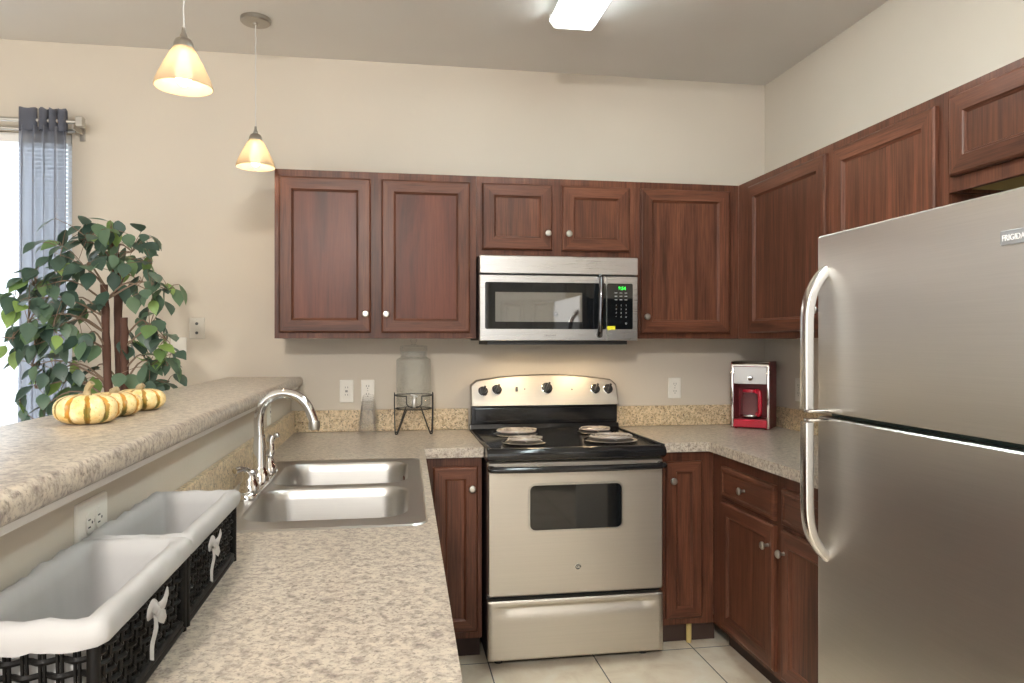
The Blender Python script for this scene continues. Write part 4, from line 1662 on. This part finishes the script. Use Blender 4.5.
lathe(bm, [(.0548, .008), (.0556, .009), (.0556, .017), (.0548, .018)], Cc, 36)
obj('band', bm, 'chrome', ca, 40)


# pumpkins
def pumpkin(x, y, r, h, rz, label, tall_stem):
    z0 = 1.1858
    p = thing('mini_pumpkin', label, 'pumpkin', (x, y, z0), 'striped mini pumpkins on the bar')
    bm = new()
    n, m = 80, 22
    L = []
    for j in range(m + 1):
        ph = -pi / 2 + pi * j / m
        ring = []
        for k in range(n):
            a = 2 * pi * k / n
            rib = 1 - .10 * (1 - abs(cos(5 * a))) ** 2.0
            # rounder shoulders than a plain ellipse, dimple at the top
            cr = abs(cos(ph)) ** .72
            zz = (abs(sin(ph)) ** .85) * (1 if ph > 0 else -1)
            dim = .18 * math.exp(-((cr) / .33) ** 2) * (1 if ph > 0 else .6)
            zz = zz * (1 - dim)
            rad = r * cr * (rib if cr > .02 else 1)
            ring.append((x + rad * cos(a + rz), y + rad * sin(a + rz), z0 + h / 2 * .92 + zz * h / 2))
        L.append(ring)
    loft(bm, L)
    bmesh.ops.remove_doubles(bm, verts=bm.verts, dist=1e-5)
    lo, hi = bb(bm)
    bmesh.ops.translate(bm, verts=bm.verts, vec=(0, 0, z0 - lo.z))
    # object axes turned so that the painted stripes sit in the furrows
    bmesh.ops.rotate(bm, verts=bm.verts, cent=(x, y, z0), matrix=Matrix.Rotation(-rz, 3, 'Z'))
    s = obj('flesh', bm, 'pumpkin', p, 70, origin=(x, y, z0 + h / 2))
    s.rotation_euler = (0, 0, rz)
    bm = new()
    zt = z0 + h * .80
    pts = smooth_path([(x, y, zt), (x - .001, y, zt + .014), (x + .002, y - .002, zt + tall_stem * .7), (x + .010, y - .004, zt + tall_stem)], 4)
    n_ = len(pts)
    tube(bm, pts, [.011 - .005 * min(1, i / 5) + .0012 * (i / n_) for i in range(n_)], 7)
    obj('stem', bm, 'stem', p, 50)


pumpkin(-.632, 1.652, .063, .064, .35, 'largest striped mini pumpkin, nearest on the bar with a tall stem', .034)
pumpkin(-.635, 1.805, .060, .058, .1, 'middle striped mini pumpkin wedged between the two others on the bar', .016)
pumpkin(-.625, 1.948, .060, .056, .5, 'most orange striped mini pumpkin, last along the bar by the plant', .018)


# ------------------------------------------------------------------ lined wicker baskets
def basket(y0, y1, yb, label):
    x0, x1 = -.4655, -.311
    zb, zt = CZ1 + .001, CZ1 + .143
    b = thing('storage_basket', label, 'basket', ((x0 + x1) / 2, (y0 + y1) / 2, zb), 'lined black wicker baskets on the counter')
    tp = .006
    # walls: upright stakes woven through by flat strands, on four sides

    def side(P0, P1, nrm, bm):
        P0, P1, nrm = Vector(P0), Vector(P1), Vector(nrm)
        d = P1 - P0
        n = max(6, round(d.length / .0175))
        rows = 7
        for i in range(n + 1):
            s = i / n
            p = P0 + d * s
            for off in (-.0022, .0022):
                q = p + d.normalized() * off
                tube(bm, [q - nrm * tp + Vector((0, 0, .004)), q + Vector((0, 0, zt - zb - .012))], .0021, 5)
        for r in range(rows):
            z = .018 + r * (.114 / rows)
            pts = []
            for i in range(n * 4 + 1):
                s = i / (n * 4)
                wv = cos(pi * s * n + pi * r) * .0042
                pts.append(P0 + d * s + nrm * (wv - tp * (1 - z / .135)) + Vector((0, 0, z)))
            tube(bm, pts, .0036, 5, 0, True, 1.0)
    bm = new()
    z = zb
    i = .008
    c = [(x0 + i, y0 + i, z), (x1 - i, y0 + i, z), (x1 - i, y1 - i, z), (x0 + i, y1 - i, z)]
    for k, nrm in enumerate(((0, -1, 0), (1, 0, 0), (0, 1, 0), (-1, 0, 0))):
        side(c[k], c[(k + 1) % 4], nrm, bm)
    # corner posts and braided foot rim
    for p in c:
        tube(bm, [Vector(p), Vector(p) + Vector((0, 0, .126))], .0075, 8)
    for zz, rad in ((.006, .0062), (.014, .005)):
        ring = c + [c[0]]
        for a, d in zip(ring, ring[1:]):
            tube(bm, [Vector(a) + Vector((0, 0, zz)), Vector(d) + Vector((0, 0, zz))], rad, 8)
    box(bm, x0 + .012, x1 - .012, y0 + .012, y1 - .012, zb + .004, zb + .008)
    obj('wicker_body', bm, 'wicker', b, 60)
    # cotton liner: bag inside, folded over the rim into a collar outside
    bm = new()
    rnd = random.Random(int(y0 * 1000))
    ph = rnd.random() * 6

    def loop(ins, zf, wob, r=.007):
        P = rrect(x0 + ins, x1 - ins, y0 + ins, y1 - ins, r, 4)
        # resample to an even spacing
        out = []
        per = [math.dist(P[i], P[(i + 1) % len(P)]) for i in range(len(P))]
        tot = sum(per)
        N = 96
        acc, j = 0.0, 0
        for k in range(N):
            t = tot * k / N
            while acc + per[j] < t:
                acc += per[j]
                j += 1
            f = (t - acc) / per[j]
            a, b_ = P[j], P[(j + 1) % len(P)]
            out.append((a[0] + (b_[0] - a[0]) * f, a[1] + (b_[1] - a[1]) * f))
        res = []
        for k, (x, y) in enumerate(out):
            w = wob * (noise.noise((x * 26, y * 26, zf * 12 + ph)) + .5 * noise.noise((x * 70, y * 70, zf * 25 + ph)))
            s = (x - (x0 + x1) / 2) / (x1 - x0) * 2
            q = (y - (y0 + y1) / 2) / (y1 - y0) * 2
            res.append((x + w * .7 * (1 if s > 0 else -1), y + w * .7, zb + zf + w * (.8 if zf > .06 else .15)))
        return res
    specs = [(-.003, .113, .007), (-.005, .119, .006), (-.006, .127, .005), (-.005, .136, .006), (-.001, .142, .005), (.008, .1435, .005), (.018, .140, .005),
             (.023, .12, .003), (.026, .08, .005), (.028, .03, .005), (.033, .012, .003), (.055, .010, .002)]
    loops = [loop(*s) for s in specs]
    loft(bm, loops, False, True)
    obj('cloth_liner', bm, 'liner', b, 75, fix=False)
    # tied bow on the long side facing the sink aisle
    bm = new()
    xm, ym, zm = x1 + .011, yb, zb + .100
    def ribbon(pts, w):
        pts = smooth_path(pts, 5)
        L = []
        for i, p in enumerate(pts):
            t = i / (len(pts) - 1)
            ww = 1.5 * w * (.55 + .45 * min(1, t * 3))
            dd = (pts[min(i + 1, len(pts) - 1)] - pts[max(i - 1, 0)]).normalized()
            up = Vector((1, 0, 0)).cross(dd).normalized()
            L.append([p + up * ww, p + Vector((.0025, 0, 0)), p - up * ww, p - Vector((.0012, 0, 0))])
        loft(bm, L)
    ribbon([(xm, ym, zm), (xm + .008, ym + .014, zm + .006), (xm + .007, ym + .032, zm + .012), (xm + .004, ym + .040, zm + .004), (xm + .003, ym + .028, zm - .003), (xm, ym, zm)], .0055)
    ribbon([(xm, ym, zm), (xm + .008, ym - .012, zm + .008), (xm + .007, ym - .026, zm + .016), (xm + .004, ym - .031, zm + .008), (xm, ym, zm)], .0055)
    ribbon([(xm, ym, zm), (xm + .006, ym - .008, zm - .016), (xm + .004, ym - .016, zm - .036), (xm + .006, ym - .024, zm - .052)], .0062)
    ribbon([(xm, ym, zm), (xm + .006, ym + .012, zm - .010), (xm + .005, ym + .030, zm - .018)], .0058)
    lathe(bm, [(0, -.007), (.006, -.005), (.0075, 0), (.006, .005), (0, .007)], (xm + .002, ym, zm), 10)
    obj('bow', bm, 'liner', b, 70)


basket(.842, 1.188, 0.985, 'white-lined black wicker basket, the nearer one below the sideways outlet')
basket(1.192, 1.548, 1.285, 'white-lined black wicker basket pushed up against the sink edge')

# ------------------------------------------------------------------ artificial ficus
f_, cw, sw = 729.0, cos(radians(9.27)), sin(radians(9.27))


def at(px_, py_, Y):
    t = (px_ - 512) / f_
    v = -(py_ - 341.5) / f_
    d = Vector((cw * t + sw, -sw * t + cw, v))
    return Vector((0, 0, CAM_H)) + d * (Y / d.y)


PX, PY = -1.05, 3.08
pl = thing('ficus_tree', 'artificial ficus tree with brown trunks behind the bar by the window', 'plant', (PX, PY, 0))
bm = new()
lathe(bm, [(0, 0), (.13, 0), (.14, .01), (.165, .26), (.172, .28), (.165, .285), (.155, .27), (.15, .255), (0, .25)], (PX, PY, 0), 32)
obj('pot', bm, 'pot', pl, 40)
bm = new()
lathe(bm, [(0, .0), (.153, .0), (.10, .018), (0, .025)], (PX, PY, .252), 24)
obj('moss', bm, 'soil', pl, 40)
trunks = [[(PX - .02, PY, .26), (-1.075, 3.04, .8), (-1.083, 3.02, 1.2), (-1.09, 3.0, 1.575)],
          [(PX + .02, PY + .03, .26), (-1.05, 3.1, .8), (-1.075, 3.12, 1.2), (-1.078, 3.10, 1.60), (-1.085, 3.08, 1.76)],
          [(PX + .04, PY - .02, .26), (-1.03, 3.08, .8), (-1.035, 3.06, 1.2), (-1.032, 3.04, 1.45)]]
for T in trunks:
    bm = new()
    pts = smooth_path(T, 8)
    n = len(pts)
    pts = [p + Vector((noise.noise((i * .7, 0, T[0][0] * 9)) * .003, noise.noise((0, i * .7, 3)) * .003, 0)) for i, p in enumerate(pts)]
    tube(bm, pts, [.0185 - .005 * i / n + .0012 * sin(i * 2.1) for i in range(n)], 9)
    obj('trunk', bm, 'bark', pl, 60)

clusters = [  # (px, py, distance back, spread px, leaves)
    (112, 232, 3.0, 15, 8), (88, 238, 2.95, 20, 14), (62, 248, 2.95, 18, 12), (132, 252, 3.0, 18, 13), (152, 264, 3.0, 16, 9), (120, 262, 3.15, 18, 8),
    (152, 292, 2.95, 16, 12), (168, 290, 2.95, 10, 6), (86, 268, 2.9, 20, 12), (62, 275, 3.0, 18, 9), (142, 282, 3.1, 12, 5),
    (36, 288, 2.85, 22, 13), (14, 304, 2.8, 18, 12), (55, 304, 2.9, 22, 14), (28, 322, 2.8, 20, 13), (52, 330, 2.85, 20, 12), (78, 318, 2.95, 18, 10),
    (82, 340, 2.9, 14, 7), (12, 338, 2.85, 13, 7), (35, 345, 2.85, 16, 8),
    (55, 372, 2.95, 20, 14), (32, 366, 2.9, 14, 9), (80, 385, 3.05, 16, 9), (35, 388, 2.95, 12, 7), (60, 393, 3.1, 14, 8), (92, 372, 3.1, 8, 4),
    (150, 328, 3.05, 18, 11), (166, 340, 3.0, 14, 9), (140, 350, 3.1, 15, 9), (150, 366, 3.0, 17, 12), (168, 366, 3.0, 13, 9), (140, 382, 3.1, 14, 8),
    (166, 384, 3.1, 12, 7), (103, 250, 3.1, 14, 8), (40, 410, 3.0, 6, 4)]
leaf = new()
twig = new()


def add_leaf(p, d, size, roll):
    d = d.normalized()
    s = d.cross(Vector((0, 0, 1)))
    if s.length < .05:
        s = Vector((1, 0, 0))
    s.normalize()
    s = (Matrix.Rotation(roll, 3, d) @ s)
    n = s.cross(d).normalized()
    w = size * R.uniform(.29, .37)
    curl = R.uniform(.05, .3) * size
    fold = R.uniform(.1, .35)
    rows = []
    for t, ww in ((0, .04), (.12, .55), (.3, .95), (.5, 1.0), (.7, .72), (.86, .34), (1.0, .02)):
        c = p + d * (size * t) - n * (curl * t * t)
        rows.append([c + s * (w * ww) + n * (w * ww * fold), c, c - s * (w * ww) + n * (w * ww * fold)])
    V = [[leaf.verts.new(q) for q in r] for r in rows]
    for a, b in zip(V, V[1:]):
        leaf.faces.new((a[0], a[1], b[1], b[0]))
        leaf.faces.new((a[1], a[2], b[2], b[1]))


for (cx_, cy_, Y, sp, n) in clusters:
    cen = at(cx_, cy_, Y)
    src = min((Vector(p) for T in trunks for p in smooth_path(T, 6) if p[2] > 1.1), key=lambda q: (q - cen).length + .5 * abs(q.z - (cen.z - .05)))
    mid = (src + cen) / 2 + Vector((R.uniform(-.02, .02), R.uniform(-.02, .02), .05))
    tube(twig, smooth_path([src, mid, cen], 4), [.0045 - .003 * i / 8 for i in range(9)], 5)
    outw = (cen - Vector((PX - .02, PY, cen.z))).normalized()
    for i in range(int(n * 1.0)):
        off = Vector((R.gauss(0, 1), R.gauss(0, .9), R.gauss(0, .9))) * (sp * .0041 * .62)
        p = cen + off
        d = outw * .35 + off.normalized() * .55 + Vector((R.uniform(-.4, .4), R.uniform(-.6, .2), R.uniform(-1.15, -.15)))
        size = R.uniform(.060, .090)
        base = p - d.normalized() * size * .5
        tube(twig, [cen, (cen + base) / 2 + Vector((0, 0, .008)), base], [.0018, .0014, .001], 4)
        add_leaf(base, d, size, R.uniform(-.55, .55))
# the single trailing spray at the bar's end
p0 = at(22, 392, 2.98)
trail = smooth_path([p0, at(20, 402, 2.96), at(28, 415, 2.95), at(45, 425, 2.95)], 4)
tube(twig, trail, .0018, 5)
for i in range(0, len(trail), 2):
    add_leaf(trail[i], Vector((R.uniform(-.5, .5), -.4, -.8)), .05, R.uniform(-.6, .6))
obj('branches', twig, 'twig', pl, 60)
obj('foliage', leaf, 'leaf', pl, 60, fix=False)
